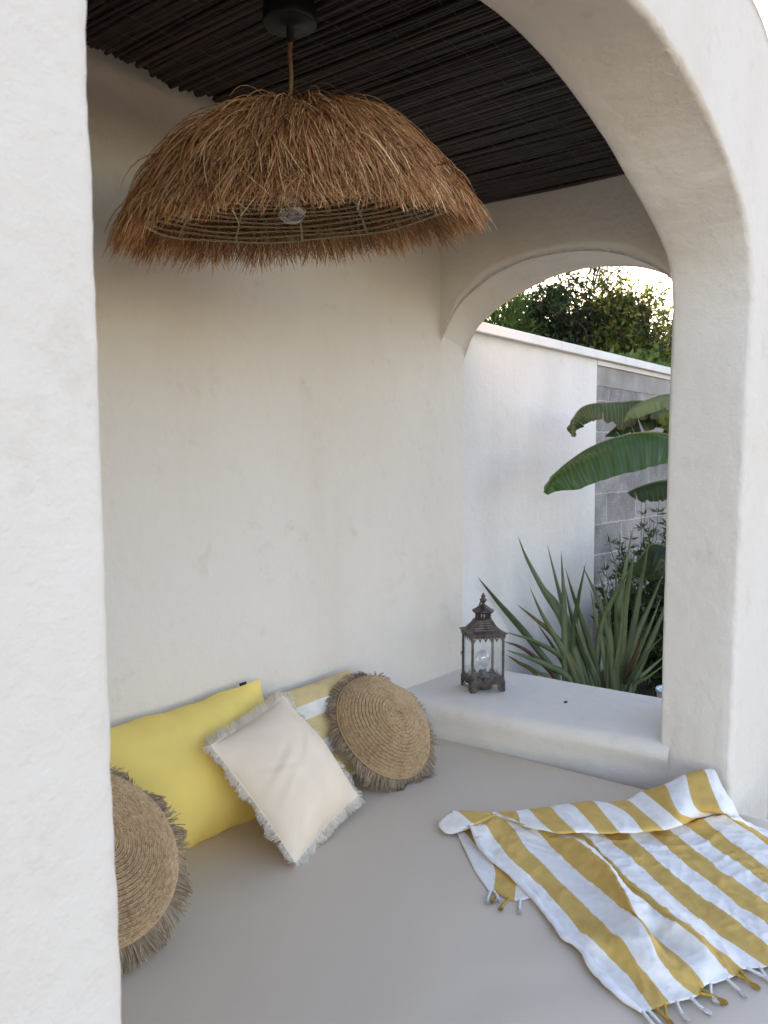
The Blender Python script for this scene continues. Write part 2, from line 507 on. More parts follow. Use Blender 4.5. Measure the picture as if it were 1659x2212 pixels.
# ---------------------------------------------------------------- measured shapes (metres)
TOWEL=[[(1.699,0.637,0.418),(1.713,0.695,0.42),(1.743,0.747,0.422),(1.778,0.797,0.426),(1.821,0.839,0.428),(1.845,0.894,0.423),(1.883,0.941,0.422),(1.923,0.987,0.422),(1.959,1.035,0.422),(1.994,1.085,0.422),(2.025,1.137,0.422),(2.055,1.19,0.424),(2.08,1.245,0.425),(2.108,1.298,0.431),(2.147,1.343,0.44),(2.186,1.387,0.453),(2.186,1.41,0.43),(2.151,1.445,0.421),(2.173,1.494,0.438),(2.231,1.479,0.458),(2.248,1.504,0.436),(2.234,1.483,0.42),(2.122,1.367,0.42),(2.01,1.251,0.417),(1.934,1.156,0.417)],
[(1.724,0.62,0.418),(1.765,0.664,0.421),(1.806,0.708,0.423),(1.832,0.761,0.43),(1.852,0.813,0.443),(1.885,0.86,0.432),(1.927,0.902,0.424),(1.963,0.95,0.422),(1.999,0.998,0.422),(2.038,1.044,0.422),(2.064,1.097,0.425),(2.084,1.151,0.431),(2.115,1.202,0.434),(2.154,1.248,0.435),(2.189,1.296,0.44),(2.224,1.343,0.452),(2.234,1.371,0.444),(2.21,1.38,0.45),(2.208,1.39,0.454),(2.245,1.472,0.458),(2.261,1.497,0.436),(2.247,1.476,0.42),(2.158,1.35,0.42),(2.069,1.224,0.418),(1.944,1.149,0.418)],
[(1.769,0.596,0.418),(1.806,0.646,0.425),(1.837,0.699,0.439),(1.876,0.746,0.452),(1.913,0.795,0.442),(1.961,0.833,0.427),(2,0.882,0.423),(2.037,0.932,0.422),(2.072,0.985,0.422),(2.107,1.037,0.422),(2.145,1.087,0.423),(2.178,1.141,0.424),(2.21,1.195,0.429),(2.253,1.241,0.431),(2.29,1.291,0.439),(2.311,1.35,0.45),(2.31,1.353,0.452),(2.309,1.356,0.454),(2.311,1.365,0.454),(2.313,1.378,0.454),(2.329,1.403,0.435),(2.316,1.382,0.42),(2.185,1.263,0.42),(2.055,1.145,0.418),(1.938,1.08,0.418)],
[(1.83,0.558,0.419),(1.841,0.61,0.434),(1.864,0.654,0.453),(1.906,0.691,0.464),(1.949,0.728,0.468),(1.99,0.767,0.461),(2.027,0.809,0.448),(2.064,0.851,0.439),(2.101,0.894,0.433),(2.136,0.939,0.427),(2.167,0.987,0.424),(2.199,1.035,0.423),(2.231,1.082,0.422),(2.262,1.13,0.426),(2.296,1.176,0.429),(2.327,1.221,0.438),(2.322,1.23,0.444),(2.291,1.249,0.458),(2.299,1.305,0.458),(2.326,1.366,0.454),(2.343,1.391,0.435),(2.329,1.37,0.42),(2.199,1.267,0.42),(2.07,1.163,0.421),(1.993,1.047,0.421)],
[(1.872,0.554,0.422),(1.903,0.598,0.44),(1.939,0.64,0.433),(1.973,0.684,0.425),(1.998,0.727,0.429),(1.998,0.761,0.461),(2.04,0.798,0.468),(2.086,0.832,0.468),(2.131,0.868,0.467),(2.174,0.904,0.466),(2.216,0.943,0.465),(2.241,0.989,0.462),(2.278,1.033,0.46),(2.309,1.08,0.454),(2.321,1.134,0.443),(2.329,1.19,0.438),(2.35,1.222,0.428),(2.289,1.252,0.458),(2.326,1.282,0.46),(2.374,1.321,0.454),(2.39,1.346,0.435),(2.376,1.325,0.42),(2.242,1.242,0.42),(2.108,1.159,0.421),(2.031,1.043,0.421)],
[(1.954,0.515,0.42),(1.979,0.559,0.433),(2,0.603,0.45),(2.022,0.648,0.456),(2.043,0.696,0.453),(2.074,0.737,0.447),(2.106,0.778,0.442),(2.137,0.819,0.436),(2.172,0.857,0.428),(2.209,0.893,0.422),(2.247,0.928,0.421),(2.285,0.964,0.421),(2.321,1.001,0.421),(2.348,1.045,0.421),(2.379,1.087,0.422),(2.37,1.137,0.432),(2.393,1.162,0.426),(2.301,1.148,0.458),(2.354,1.229,0.458),(2.406,1.29,0.456),(2.423,1.315,0.435),(2.409,1.294,0.42),(2.295,1.209,0.42),(2.181,1.124,0.421),(2.104,1.008,0.421)],
[(1.996,0.505,0.421),(2.01,0.55,0.433),(2.027,0.595,0.444),(2.047,0.639,0.452),(2.072,0.682,0.45),(2.096,0.724,0.448),(2.126,0.763,0.444),(2.158,0.801,0.438),(2.187,0.84,0.434),(2.219,0.877,0.431),(2.254,0.912,0.428),(2.288,0.947,0.427),(2.318,0.986,0.426),(2.348,1.025,0.426),(2.382,1.06,0.426),(2.407,1.102,0.43),(2.426,1.121,0.426),(2.348,1.094,0.458),(2.402,1.174,0.463),(2.467,1.243,0.458),(2.484,1.268,0.436),(2.47,1.247,0.42),(2.345,1.181,0.42),(2.219,1.115,0.421),(2.142,0.998,0.421)],
[(2.041,0.465,0.419),(2.064,0.507,0.42),(2.087,0.549,0.422),(2.106,0.593,0.424),(2.133,0.632,0.424),(2.161,0.672,0.424),(2.189,0.711,0.424),(2.215,0.751,0.426),(2.247,0.787,0.426),(2.279,0.823,0.425),(2.31,0.859,0.424),(2.335,0.9,0.424),(2.369,0.934,0.424),(2.396,0.974,0.424),(2.423,1.014,0.424),(2.453,1.051,0.428),(2.48,1.066,0.424),(2.387,1.038,0.458),(2.46,1.121,0.466),(2.523,1.197,0.463),(2.54,1.222,0.438),(2.526,1.201,0.42),(2.393,1.14,0.42),(2.26,1.079,0.421),(2.183,0.962,0.421)],
[(2.102,0.439,0.419),(2.125,0.478,0.425),(2.149,0.517,0.43),(2.175,0.555,0.429),(2.202,0.593,0.428),(2.227,0.631,0.426),(2.251,0.671,0.424),(2.276,0.709,0.424),(2.304,0.746,0.424),(2.329,0.785,0.426),(2.356,0.822,0.427),(2.388,0.855,0.425),(2.417,0.89,0.425),(2.446,0.926,0.425),(2.477,0.961,0.424),(2.505,0.997,0.428),(2.526,1.014,0.424),(2.428,0.984,0.458),(2.484,1.048,0.466),(2.585,1.145,0.463),(2.601,1.17,0.438),(2.588,1.15,0.42),(2.451,1.103,0.42),(2.315,1.056,0.421),(2.238,0.939,0.421)],
[(2.162,0.404,0.419),(2.182,0.444,0.423),(2.203,0.484,0.427),(2.232,0.518,0.43),(2.259,0.552,0.425),(2.278,0.592,0.424),(2.308,0.625,0.422),(2.336,0.66,0.422),(2.364,0.695,0.422),(2.39,0.732,0.423),(2.414,0.77,0.424),(2.442,0.805,0.425),(2.471,0.839,0.425),(2.5,0.874,0.426),(2.528,0.909,0.427),(2.556,0.944,0.428),(2.577,0.961,0.424),(2.482,0.933,0.458),(2.551,1.005,0.468),(2.608,1.102,0.464),(2.624,1.127,0.439),(2.611,1.106,0.42),(2.49,1.065,0.42),(2.368,1.025,0.421),(2.291,0.908,0.421)],
[(2.223,0.369,0.419),(2.243,0.408,0.421),(2.264,0.447,0.423),(2.294,0.478,0.424),(2.324,0.509,0.424),(2.348,0.546,0.424),(2.376,0.581,0.423),(2.403,0.616,0.422),(2.425,0.654,0.422),(2.446,0.692,0.422),(2.479,0.723,0.423),(2.506,0.756,0.425),(2.527,0.796,0.428),(2.554,0.83,0.428),(2.583,0.864,0.428),(2.612,0.897,0.428),(2.635,0.912,0.424),(2.532,0.886,0.46),(2.57,0.949,0.47),(2.652,1.051,0.468),(2.669,1.076,0.44),(2.655,1.055,0.42),(2.539,1.024,0.42),(2.423,0.993,0.421),(2.346,0.876,0.421)],
[(2.283,0.335,0.419),(2.304,0.373,0.421),(2.326,0.411,0.423),(2.35,0.448,0.424),(2.377,0.481,0.424),(2.405,0.516,0.424),(2.431,0.551,0.424),(2.458,0.584,0.426),(2.486,0.618,0.428),(2.514,0.652,0.43),(2.538,0.688,0.428),(2.563,0.724,0.427),(2.59,0.758,0.427),(2.62,0.79,0.428),(2.642,0.827,0.43),(2.662,0.866,0.434),(2.693,0.879,0.428),(2.595,0.849,0.464),(2.611,0.905,0.488),(2.717,1.024,0.483),(2.733,1.049,0.446),(2.72,1.028,0.42),(2.599,0.995,0.42),(2.478,0.962,0.421),(2.401,0.846,0.421)],
[(2.346,0.3,0.419),(2.367,0.337,0.421),(2.389,0.374,0.422),(2.411,0.41,0.424),(2.436,0.444,0.424),(2.461,0.478,0.424),(2.487,0.512,0.424),(2.512,0.546,0.424),(2.538,0.58,0.424),(2.563,0.614,0.426),(2.588,0.648,0.428),(2.614,0.681,0.43),(2.639,0.716,0.432),(2.664,0.75,0.434),(2.688,0.784,0.441),(2.713,0.818,0.448),(2.742,0.836,0.438),(2.651,0.84,0.47),(2.609,0.87,0.498),(2.765,0.967,0.508),(2.782,0.992,0.456),(2.768,0.971,0.42),(2.651,0.951,0.42),(2.534,0.931,0.421),(2.457,0.815,0.421)],
[(2.407,0.267,0.419),(2.427,0.303,0.421),(2.447,0.338,0.422),(2.467,0.374,0.424),(2.495,0.403,0.424),(2.523,0.432,0.425),(2.552,0.461,0.425),(2.581,0.49,0.425),(2.609,0.519,0.426),(2.638,0.547,0.426),(2.661,0.581,0.429),(2.683,0.615,0.432),(2.703,0.65,0.436),(2.722,0.685,0.442),(2.733,0.722,0.454),(2.74,0.759,0.468),(2.764,0.779,0.458),(2.684,0.825,0.483),(2.708,0.86,0.508),(2.837,0.923,0.533),(2.854,0.948,0.466),(2.84,0.928,0.42),(2.715,0.914,0.42),(2.59,0.901,0.421),(2.512,0.785,0.421)],
[(2.454,0.245,0.419),(2.475,0.281,0.42),(2.496,0.317,0.42),(2.516,0.353,0.421),(2.543,0.384,0.421),(2.572,0.413,0.421),(2.6,0.443,0.421),(2.629,0.473,0.421),(2.658,0.502,0.421),(2.687,0.532,0.421),(2.716,0.561,0.421),(2.736,0.596,0.423),(2.753,0.634,0.426),(2.754,0.674,0.437),(2.738,0.707,0.455),(2.718,0.738,0.474),(2.744,0.754,0.468),(2.714,0.768,0.493),(2.794,0.818,0.518),(2.897,0.881,0.543),(2.914,0.906,0.47),(2.9,0.885,0.42),(2.766,0.883,0.42),(2.632,0.882,0.421),(2.554,0.765,0.421)],
[(2.493,0.227,0.418),(2.516,0.264,0.418),(2.54,0.3,0.419),(2.563,0.336,0.419),(2.59,0.369,0.419),(2.619,0.401,0.419),(2.648,0.432,0.419),(2.677,0.464,0.419),(2.706,0.496,0.419),(2.736,0.527,0.419),(2.765,0.559,0.419),(2.791,0.592,0.419),(2.808,0.632,0.42),(2.81,0.672,0.427),(2.783,0.698,0.446),(2.749,0.712,0.468),(2.779,0.729,0.463),(2.821,0.76,0.483),(2.864,0.804,0.508),(2.919,0.853,0.543),(2.935,0.878,0.47),(2.922,0.858,0.42),(2.794,0.862,0.42),(2.667,0.866,0.421),(2.589,0.749,0.421)]]
FLAX_A=[[(4.098,1.866,0.227),(4.092,1.891,0.427),(4.07,1.988,0.729),(4.032,2.091,0.906),(4.005,2.181,1.077),(3.953,2.205,1.199)],
[(4.125,1.827,0.218),(4.12,1.855,0.418),(4.105,1.934,0.629),(4.105,1.985,0.76),(4.103,2.047,0.957),(4.102,2.106,1.147)],
[(4.137,1.813,0.218),(4.134,1.837,0.418),(4.126,1.895,0.603),(4.074,2.011,0.817),(4.033,2.102,0.933),(4,2.188,1.081)],
[(4.17,1.801,0.236),(4.151,1.817,0.436),(4.081,1.876,0.723),(4.022,1.909,0.89),(3.969,1.933,1.045)],
[(4.03,1.95,0.254),(4.012,1.994,0.454),(3.978,2.079,0.576),(3.943,2.163,0.69),(3.763,2.205,0.857),(3.545,2.205,1.025)],
[(4.091,1.89,0.227),(4.072,1.915,0.427),(4.034,1.968,0.582),(3.989,2.026,0.709),(3.954,2.069,0.81),(3.92,2.113,0.936)],
[(4.105,1.87,0.263),(4.085,1.903,0.463),(4.052,1.957,0.58),(4.012,2.018,0.679),(3.95,2.106,0.769),(3.897,2.18,0.842)],
[(4.12,1.847,0.254),(4.091,1.895,0.454),(4.034,1.987,0.561),(3.953,2.107,0.641),(3.818,2.205,0.701)],
[(4.029,1.959,0.254),(4.001,2.009,0.454),(3.948,2.103,0.56),(3.915,2.167,0.607),(3.801,2.205,0.654)],
[(4.107,1.88,0.236),(4.062,1.93,0.436),(3.98,2.019,0.511),(3.904,2.099,0.559),(3.814,2.196,0.606)],
[(4.066,1.874,0.227),(4.067,1.922,0.427),(4.067,1.973,0.492),(4.048,2.055,0.622),(4.032,2.13,0.726)],
[(4.175,1.784,0.218),(4.156,1.809,0.418),(4.11,1.868,0.591),(4.074,1.911,0.728),(4.052,1.932,0.82)],
[(4.146,1.811,0.218),(4.134,1.837,0.418),(4.102,1.903,0.606),(4.081,1.954,0.786),(4.074,1.983,0.93)],
[(3.96,2.012,0.263),(3.945,2.08,0.463),(3.926,2.172,0.517),(3.838,2.205,0.574)],
[(4.028,1.969,0.236),(3.989,2.022,0.436),(3.956,2.066,0.472),(3.919,2.117,0.517)],
[(4.117,1.827,0.218),(4.128,1.844,0.418),(4.147,1.874,0.556),(4.185,1.874,0.642)],
[(4.113,1.951,0.227),(4.104,1.943,0.427),(4.061,1.908,0.783),(3.934,1.804,1.089)],
[(4.039,1.959,0.254),(4.04,1.961,0.454),(4.042,1.97,0.816),(4.049,1.998,1.129)],
[(4.049,1.956,0.236),(4.057,1.962,0.436),(4.083,1.981,0.704),(4.161,2.039,0.922)],
[(4.15,1.845,0.218),(4.149,1.834,0.418),(4.147,1.784,0.773),(4.139,1.636,1.079)],
[(4.154,1.833,0.218),(4.154,1.829,0.418),(4.153,1.815,0.719),(4.151,1.772,0.971)]]
FLAX_B=[[(4.154,1.761,0.217),(4.155,1.761,0.417),(4.162,1.76,0.707),(4.144,1.773,0.852),(4.111,1.809,1.023)],
[(4.174,1.738,0.208),(4.174,1.736,0.408),(4.176,1.731,0.617),(4.172,1.739,0.888),(4.168,1.742,1.094)],
[(4.164,1.73,0.208),(4.177,1.733,0.408),(4.238,1.746,0.787),(4.304,1.741,1.035),(4.372,1.73,1.251)],
[(4.187,1.714,0.217),(4.2,1.705,0.417),(4.254,1.668,0.739),(4.294,1.643,0.99),(4.327,1.623,1.205)],
[(4.178,1.706,0.217),(4.205,1.698,0.417),(4.292,1.672,0.651),(4.382,1.636,0.816),(4.476,1.595,1.002)],
[(4.178,1.72,0.208),(4.188,1.718,0.408),(4.227,1.712,0.702),(4.252,1.706,0.835),(4.274,1.704,0.978)],
[(4.222,1.709,0.208),(4.216,1.683,0.408),(4.2,1.616,0.603),(4.174,1.556,0.74),(4.154,1.491,0.916)],
[(4.243,1.723,0.208),(4.216,1.683,0.408),(4.184,1.635,0.486),(4.175,1.562,0.615),(4.175,1.477,0.724)],
[(4.162,1.679,0.208),(4.233,1.662,0.408),(4.35,1.635,0.461),(4.499,1.571,0.554)],
[(4.21,1.709,0.199),(4.238,1.655,0.399),(4.269,1.595,0.457),(4.324,1.508,0.546)],
[(4.156,1.749,0.226),(4.156,1.761,0.426),(4.155,1.793,0.631),(4.14,1.837,0.791),(4.135,1.866,0.925)],
[(4.237,1.72,0.217),(4.211,1.691,0.417),(4.137,1.606,0.616),(4.045,1.537,0.763)],
[(4.174,1.75,0.208),(4.172,1.74,0.408),(4.165,1.705,0.668),(4.14,1.69,0.897)],
[(4.212,1.675,0.226),(4.239,1.656,0.426),(4.345,1.583,0.709),(4.425,1.534,0.912)],
[(4.211,1.726,0.217),(4.204,1.72,0.417),(4.169,1.69,0.807),(4.065,1.602,1.147)],
[(4.158,1.725,0.208),(4.156,1.735,0.408),(4.147,1.778,0.752),(4.122,1.906,1.045)]]
BANANA=[[(4.361,1.357,1.662),(4.229,1.49,1.733),(4.137,1.567,1.747),(4.058,1.626,1.74),(3.968,1.697,1.713),(3.872,1.773,1.665),(3.779,1.843,1.593),(3.713,1.879,1.533),(3.657,1.901,1.454)],
[(4.555,1.536,1.866),(4.407,1.707,1.924),(4.326,1.785,1.918),(4.26,1.845,1.913),(4.188,1.911,1.905),(4.139,1.948,1.876),(4.103,1.965,1.82),(4.082,1.959,1.735)],
[(4.282,1.402,1.916),(4.23,1.486,1.938),(4.193,1.548,1.93),(4.147,1.619,1.896),(4.116,1.67,1.852),(4.109,1.689,1.804)],
[(4.602,1.551,1.798),(4.505,1.661,1.868),(4.433,1.73,1.861),(4.36,1.797,1.815),(4.286,1.863,1.74)],
[(4.479,1.464,1.797),(4.431,1.559,1.871),(4.415,1.604,1.858),(4.399,1.649,1.834)],
[(4.551,1.503,1.501),(4.474,1.58,1.499),(4.424,1.623,1.492),(4.352,1.69,1.467),(4.297,1.737,1.438)],
[(4.642,1.505,1.072),(4.572,1.62,1.129),(4.533,1.69,1.137),(4.511,1.731,1.082),(4.466,1.798,0.974)],
[(4.317,1.419,0.952),(4.253,1.514,1.089),(4.231,1.538,1.057),(4.223,1.547,1.043)]]
# ---------------------------------------------------------------- ground
def sheet(name, x0, x1, y0, y1, z, m):
    bm = bmesh.new()
    bm.faces.new([bm.verts.new(v) for v in ((x0, y0, z), (x1, y0, z), (x1, y1, z), (x0, y1, z))])
    return tag(bmobj(name, bm, m), kind='structure')
sheet('ground', -900, 900, -900, 900, 0, M_SOIL)
sheet('terrace', -14, 14, -16, .2, .004, M_PAVE)
bm = bmesh.new()
box(bm, 3.70, 9.0, -.4, 2.22, .0, .22)
tag(bmobj('planting_bed', bm, M_SOIL), kind='structure')

# ---------------------------------------------------------------- the plastered alcove
XE, XO, YB, YF, YI = 3.25, 3.456, 2.234, .80, 1.074
alcove = thing('garden_alcove', 'off-white lime plastered alcove with rounded arches over the daybed', 'pavilion', (1.7, 1.5, 0))
INV = Matrix.Translation((-1.7, -1.5, 0))

def apart(name, V, F, m, disp=.004, sc_=3.2):
    V = np.array(V, dtype=float)
    for i, p in enumerate(V):
        V[i, 0] += disp * (nz(p, sc_, 3) + .5 * nz(p, sc_ * 3, 8))
        V[i, 1] += disp * (nz(p, sc_, 13) + .5 * nz(p, sc_ * 3, 18))
        V[i, 2] += disp * .7 * nz(p, sc_, 23)
    V -= np.array([1.7, 1.5, 0])
    return mesh(name, V, F, m, alcove)

def arch_wall(c0, c1, outer, b0, b1, plane, r0=.035, r1=.03, K=14, N=150):
    """wall with an arched opening: c0/c1 opening outline on the two faces, outer = outer outline,
    plane(a, b, z) -> world point; rounded hand-plastered arrises"""
    c0, c1, oc = resample(c0, N), resample(c1, N), resample(outer, N)
    def normals(c):
        t = np.gradient(c, axis=0)
        t /= np.linalg.norm(t, axis=1, keepdims=True)
        return np.stack([-t[:, 1], t[:, 0]], axis=1)
    n0, n1 = normals(c0), normals(c1)
    rows = []
    def put(ab, b):
        rows.append([plane(p[0], b, p[1]) for p in ab])
    e0 = c0 + n0 * r0
    e1 = c1 + n1 * r1
    for k in range(K):
        t = k / K
        put(oc * (1 - t) + e0 * t, b0)
    s = 1 if b1 > b0 else -1
    for k in range(7):
        a = k / 6 * math.pi / 2
        put(c0 + n0 * r0 * (1 - math.sin(a)), b0 + s * r0 * (1 - math.cos(a)))
    for k in range(1, 8):
        t = k / 8
        put(c0 * (1 - t) + c1 * t, b0 + s * r0 + (b1 - b0 - s * (r0 + r1)) * t)
    for k in range(7):
        a = k / 6 * math.pi / 2
        put(c1 + n1 * r1 * (1 - math.cos(a)), b1 - s * r1 * (1 - math.sin(a)))
    for k in range(1, K + 1):
        t = k / K
        put(e1 * (1 - t) + oc * t, b1)
    n = len(rows)
    F = grid_faces(n, N).tolist()
    i = np.arange(n * N).reshape(n, N)
    F += [[int(i[0, k]), int(i[-1, k]), int(i[-1, k + 1]), int(i[0, k + 1])] for k in range(N - 1)]
    return np.array(rows).reshape(-1, 3), F

def rough_arris(V, K, N):
    """the trowelled arrises are a little crumbly"""
    V = np.array(V, dtype=float).reshape(-1, N, 3)
    for r in range(K - 3, K + 22):
        f = 1.0 if r < K + 8 or r > K + 13 else .45
        for k in range(N):
            p = V[r, k]
            a = f * (.0022 if p[0] > 1.7 else .0012) * (nz(p, 16, 31) + .9 * nz(p, 48, 37))
            c = nz(p, 30, 41)
            if c > .45 and p[0] > 1.7 and K - 1 <= r <= K + 6: a += (c - .45) * .016
            V[r, k] = p + np.array([a * (1 if p[0] > 1.7 else -1), a * .7, a * .4])
    return V.reshape(-1, 3)

# front wall with the big arch (left pillar, right pillar and the arch between them)
right_o = [(2.945, 0), (2.957, .5), (2.985, 1.1), (3.007, 1.604), (3.04, 1.95), (3.058, 2.10), (3.045, 2.22), (3.005, 2.32), (2.93, 2.415), (2.80, 2.50), (2.66, 2.572), (2.40, 2.648), (2.18, 2.690), (1.95, 2.70), (1.70, 2.70)]
left_o = [(a + .0065, z) for a, z in [(1.2, 2.685), (.95, 2.63), (.76, 2.53), (.63, 2.40), (.55, 2.26), (.516, 2.12), (.516, 1.9), (.521, 1.5), (.531, 1.0), (.545, 0)]]
right_i = [(2.985, 0), (3.0, .5), (3.008, 1.1), (3.013, 1.6), (3.026, 2.0), (3.025, 2.20), (2.985, 2.305), (2.90, 2.37), (2.79, 2.427), (2.568, 2.512), (2.408, 2.574), (2.104, 2.652), (1.855, 2.680), (1.665, 2.675), (1.5, 2.665)]
fc0 = cat_rom([(a, z) for a, z in left_o[::-1]], 6)
fc0 = np.concatenate([fc0, cat_rom(right_o[::-1], 6)])
fc1 = np.concatenate([cat_rom([(a, z - .01) for a, z in left_o[::-1]], 6), cat_rom(right_i[::-1], 6)])
sh = .55
fo = [(-.1, 0), (-.1, 2.56)] + [(-.1 + sh - sh * math.cos(a), 3.11 - sh + sh * math.sin(a)) for a in np.linspace(0, math.pi / 2, 14)]
fo += [(3.47 - sh + sh * math.sin(a), 3.11 - sh + sh * math.cos(a)) for a in np.linspace(0, math.pi / 2, 14)] + [(3.47, 0)]
# outline points matched to the opening by angle round its middle
def match(c, outer, ctr):
    outer = resample(outer, 900)
    ao = np.unwrap(np.arctan2(outer[:, 1] - ctr[1], outer[:, 0] - ctr[0]))
    ac = np.unwrap(np.arctan2(c[:, 1] - ctr[1], c[:, 0] - ctr[0]))
    if ac[0] - ao[0] > math.pi: ac -= 2 * math.pi
    if ao[0] - ac[0] > math.pi: ac += 2 * math.pi
    s = -1 if ao[-1] < ao[0] else 1
    return np.stack([np.interp(s * ac, s * ao, outer[:, k]) for k in (0, 1)], axis=1)
NF = 640
fo_m = match(resample(fc0, NF), np.array(fo), (1.74, 0))
V, F = arch_wall(fc0, fc1, resample(fo_m, NF) if False else fo_m, YF, YI, lambda a, b, z: (a, b, z), .022, .016, 16, NF)
apart('front_arch', rough_arris(V, 16, NF), F, M_PLASTER, .0016)

# end wall with the smaller arch
ei = [(2.30, 2.10), (2.262, 2.15), (2.232, 2.198), (2.208, 2.245), (2.174, 2.297), (2.111, 2.359), (1.965, 2.444), (1.803, 2.488), (1.649, 2.497), (1.50, 2.486), (1.36, 2.452), (1.23, 2.392), (1.15, 2.33), (1.09, 2.25), (1.03, 2.14)]
eo = [(2.30, 2.03), (2.262, 2.09), (2.234, 2.15), (2.208, 2.21), (2.164, 2.268), (2.088, 2.322), (1.988, 2.376), (1.798, 2.446), (1.662, 2.466), (1.532, 2.464), (1.367, 2.44), (1.24, 2.39), (1.16, 2.33), (1.10, 2.24), (1.04, 2.12)]
eout = [(2.34, 2.05), (2.34, 2.99), (1.0, 2.99), (1.0, 2.13)]
e0, e1 = cat_rom(ei, 8), cat_rom(eo, 8)
e0r = resample(e0, 120)
em = match(e0r, np.array(eout), (1.66, 1.6))
V, F = arch_wall(e0, e1, em, XE, XO, lambda a, b, z: (b, a, z), .016, .018, 12, 120)
apart('end_arch', V, F, M_PLASTER, .004)

# back wall, left wall, roof
def slab_grid(x0, x1, y0, y1, z0, z1, st=.06):
    """closed box cut into a grid, so that it can be made slightly uneven"""
    V, F = [], []
    def face(o, du, dv, lu, lv, flip):
        nu, nv = max(2, int(lu / st) + 1), max(2, int(lv / st) + 1)
        b = len(V)
        for i in range(nu):
            for j in range(nv):
                V.append(np.array(o) + np.array(du) * lu * i / (nu - 1) + np.array(dv) * lv * j / (nv - 1))
        F.extend((grid_faces(nu, nv, flip) + b).tolist())
    X, Y, Z = x1 - x0, y1 - y0, z1 - z0
    face((x0, y0, z0), (1, 0, 0), (0, 0, 1), X, Z, False)
    face((x0, y1, z0), (1, 0, 0), (0, 0, 1), X, Z, True)
    face((x0, y0, z0), (0, 1, 0), (0, 0, 1), Y, Z, True)
    face((x1, y0, z0), (0, 1, 0), (0, 0, 1), Y, Z, False)
    face((x0, y0, z1), (1, 0, 0), (0, 1, 0), X, Y, False)
    face((x0, y0, z0), (1, 0, 0), (0, 1, 0), X, Y, True)
    return V, F
V, F = slab_grid(-.09, XO, YB, 2.46, 0, 2.98)
apart('back_wall', V, F, M_PLASTER, .004, 2.2)
V, F = slab_grid(-.09, .25, YI - .01, YB + .01, 0, 2.97)
apart('left_wall', V, F, M_PLASTER, .004, 2.2)
V, F = slab_grid(-.08, 3.44, YI - .02, 2.45, 2.86, 3.05, .2)
apart('roof', V, F, M_PLASTER, .002)

# window ledge: one deep rounded sill under the end arch
prof = [(2.915, .30), (2.905, .40), (2.90, .45), (2.90, .50), (2.905, .533), (2.920, .557), (2.946, .569), (3.0, .573), (3.1, .574), (3.25, .574), (3.4, .573), (3.52, .572), (3.57, .567), (3.605, .552), (3.622, .525), (3.625, .40), (3.625, .0)]
prof = cat_rom(prof, 4)
ys = np.linspace(1.03, 2.26, 44)
V = []
for y in ys:
    k = (y - 1.074) / 1.16
    for x, z in prof:
        dx = (-.028 + .122 * (1 - k) + .004 * math.sin(9 * k)) * max(0, min(1, (3.2 - x) / .2))
        if x < 3.1 and z > .47: dx -= .022 * (1 - k) * min(1, (z - .47) / .05)
        V.append((x + dx + (.006 * math.sin(5 * k) if x > 3.4 else 0), y, z))
apart('window_ledge', V, grid_faces(len(ys), len(prof), True).tolist(), M_PLASTER, .0045, 4)
V, F = slab_grid(.24, 2.96, .29, YB + .005, 0, .30, .15)
apart('bench_base', V, F, M_PLASTER, .002)

# ---------------------------------------------------------------- reed matting under the roof
reed_mat = thing('reed_mat', 'dark brown split reed matting lining the ceiling of the alcove', 'reed screen', (1.7, 1.6, 2.76))
def local(V, o):
    return np.asarray(V) - np.array(o.location)
xs = np.arange(.26, 3.245, .0122)
S = len(xs)
P = np.zeros((S * 2, 9, 3))
rad = np.zeros(S * 2)
for k in range(S * 2):
    lay = k // S
    x = xs[k % S] + rng.normal(0, .0022)
    sk = rng.normal(0, .006) + (.035 * nz((x, 0, 0), 2.2) if lay == 0 else 0)
    yend = 2.13 + .035 * nz((x, 1, 0), 1.6) + .03 * nz((x, 1, 0), 6.5) + rng.uniform(-.02, .012)
    yy = np.linspace(1.02, min(yend, 2.215), 9)
    t = np.linspace(-.5, .5, 9)
    P[k, :, 0] = x + sk * t + .0035 * np.sin(t * rng.uniform(4, 9) + rng.uniform(0, 6))
    P[k, :, 1] = yy
    P[k, :, 2] = 2.757 + lay * .011 + rng.normal(0, .0025) + .0028 * np.sin(t * rng.uniform(4, 8) + rng.uniform(0, 6)) + (.012 * (2.2 - x) / 2)
    rad[k] = rng.uniform(.0050, .0085) * (1.35 if rng.rand() < .12 else 1)
P[:, :, 0] = np.minimum(P[:, :, 0], 3.246)
V, F = tubes(P, rad, 6)
mesh('reeds', local(V, reed_mat), F, M_REED, reed_mat, rndv=np.repeat(rng.beta(1.4, 3, S * 2), 9 * 6)).name = 'reed_layer'
# backing sheet above the reeds
bm = bmesh.new()
box(bm, .26, 3.24, 1.03, 2.12, 2.788, 2.80)
o = bmobj('backing', bm, mat('dark_backing', (.012, .01, .01), .9), reed_mat)
o.data.transform(Matrix.Translation(-Vector(reed_mat.location)))
for yv in np.arange(1.13, 2.12, .094):
    n = 700
    x = np.linspace(.28, 3.235, n)
    yy = yv + .010 * np.array([nz((a, yv, 0), 1.3) for a in x]) + .0032 * np.sin(x / .034 * math.pi)
    zz = 2.757 + .012 * (2.2 - x) / 2 - .0072 - .0022 * np.abs(np.sin(x / .017 * math.pi)) + .001 * np.array([nz((a, yv, 5), 30) for a in x])
    V, F = tube(np.stack([x, yy, zz], axis=1), .00065, 4)
    mesh('binding_wire', local(V, reed_mat), F, M_WIRE, reed_mat)

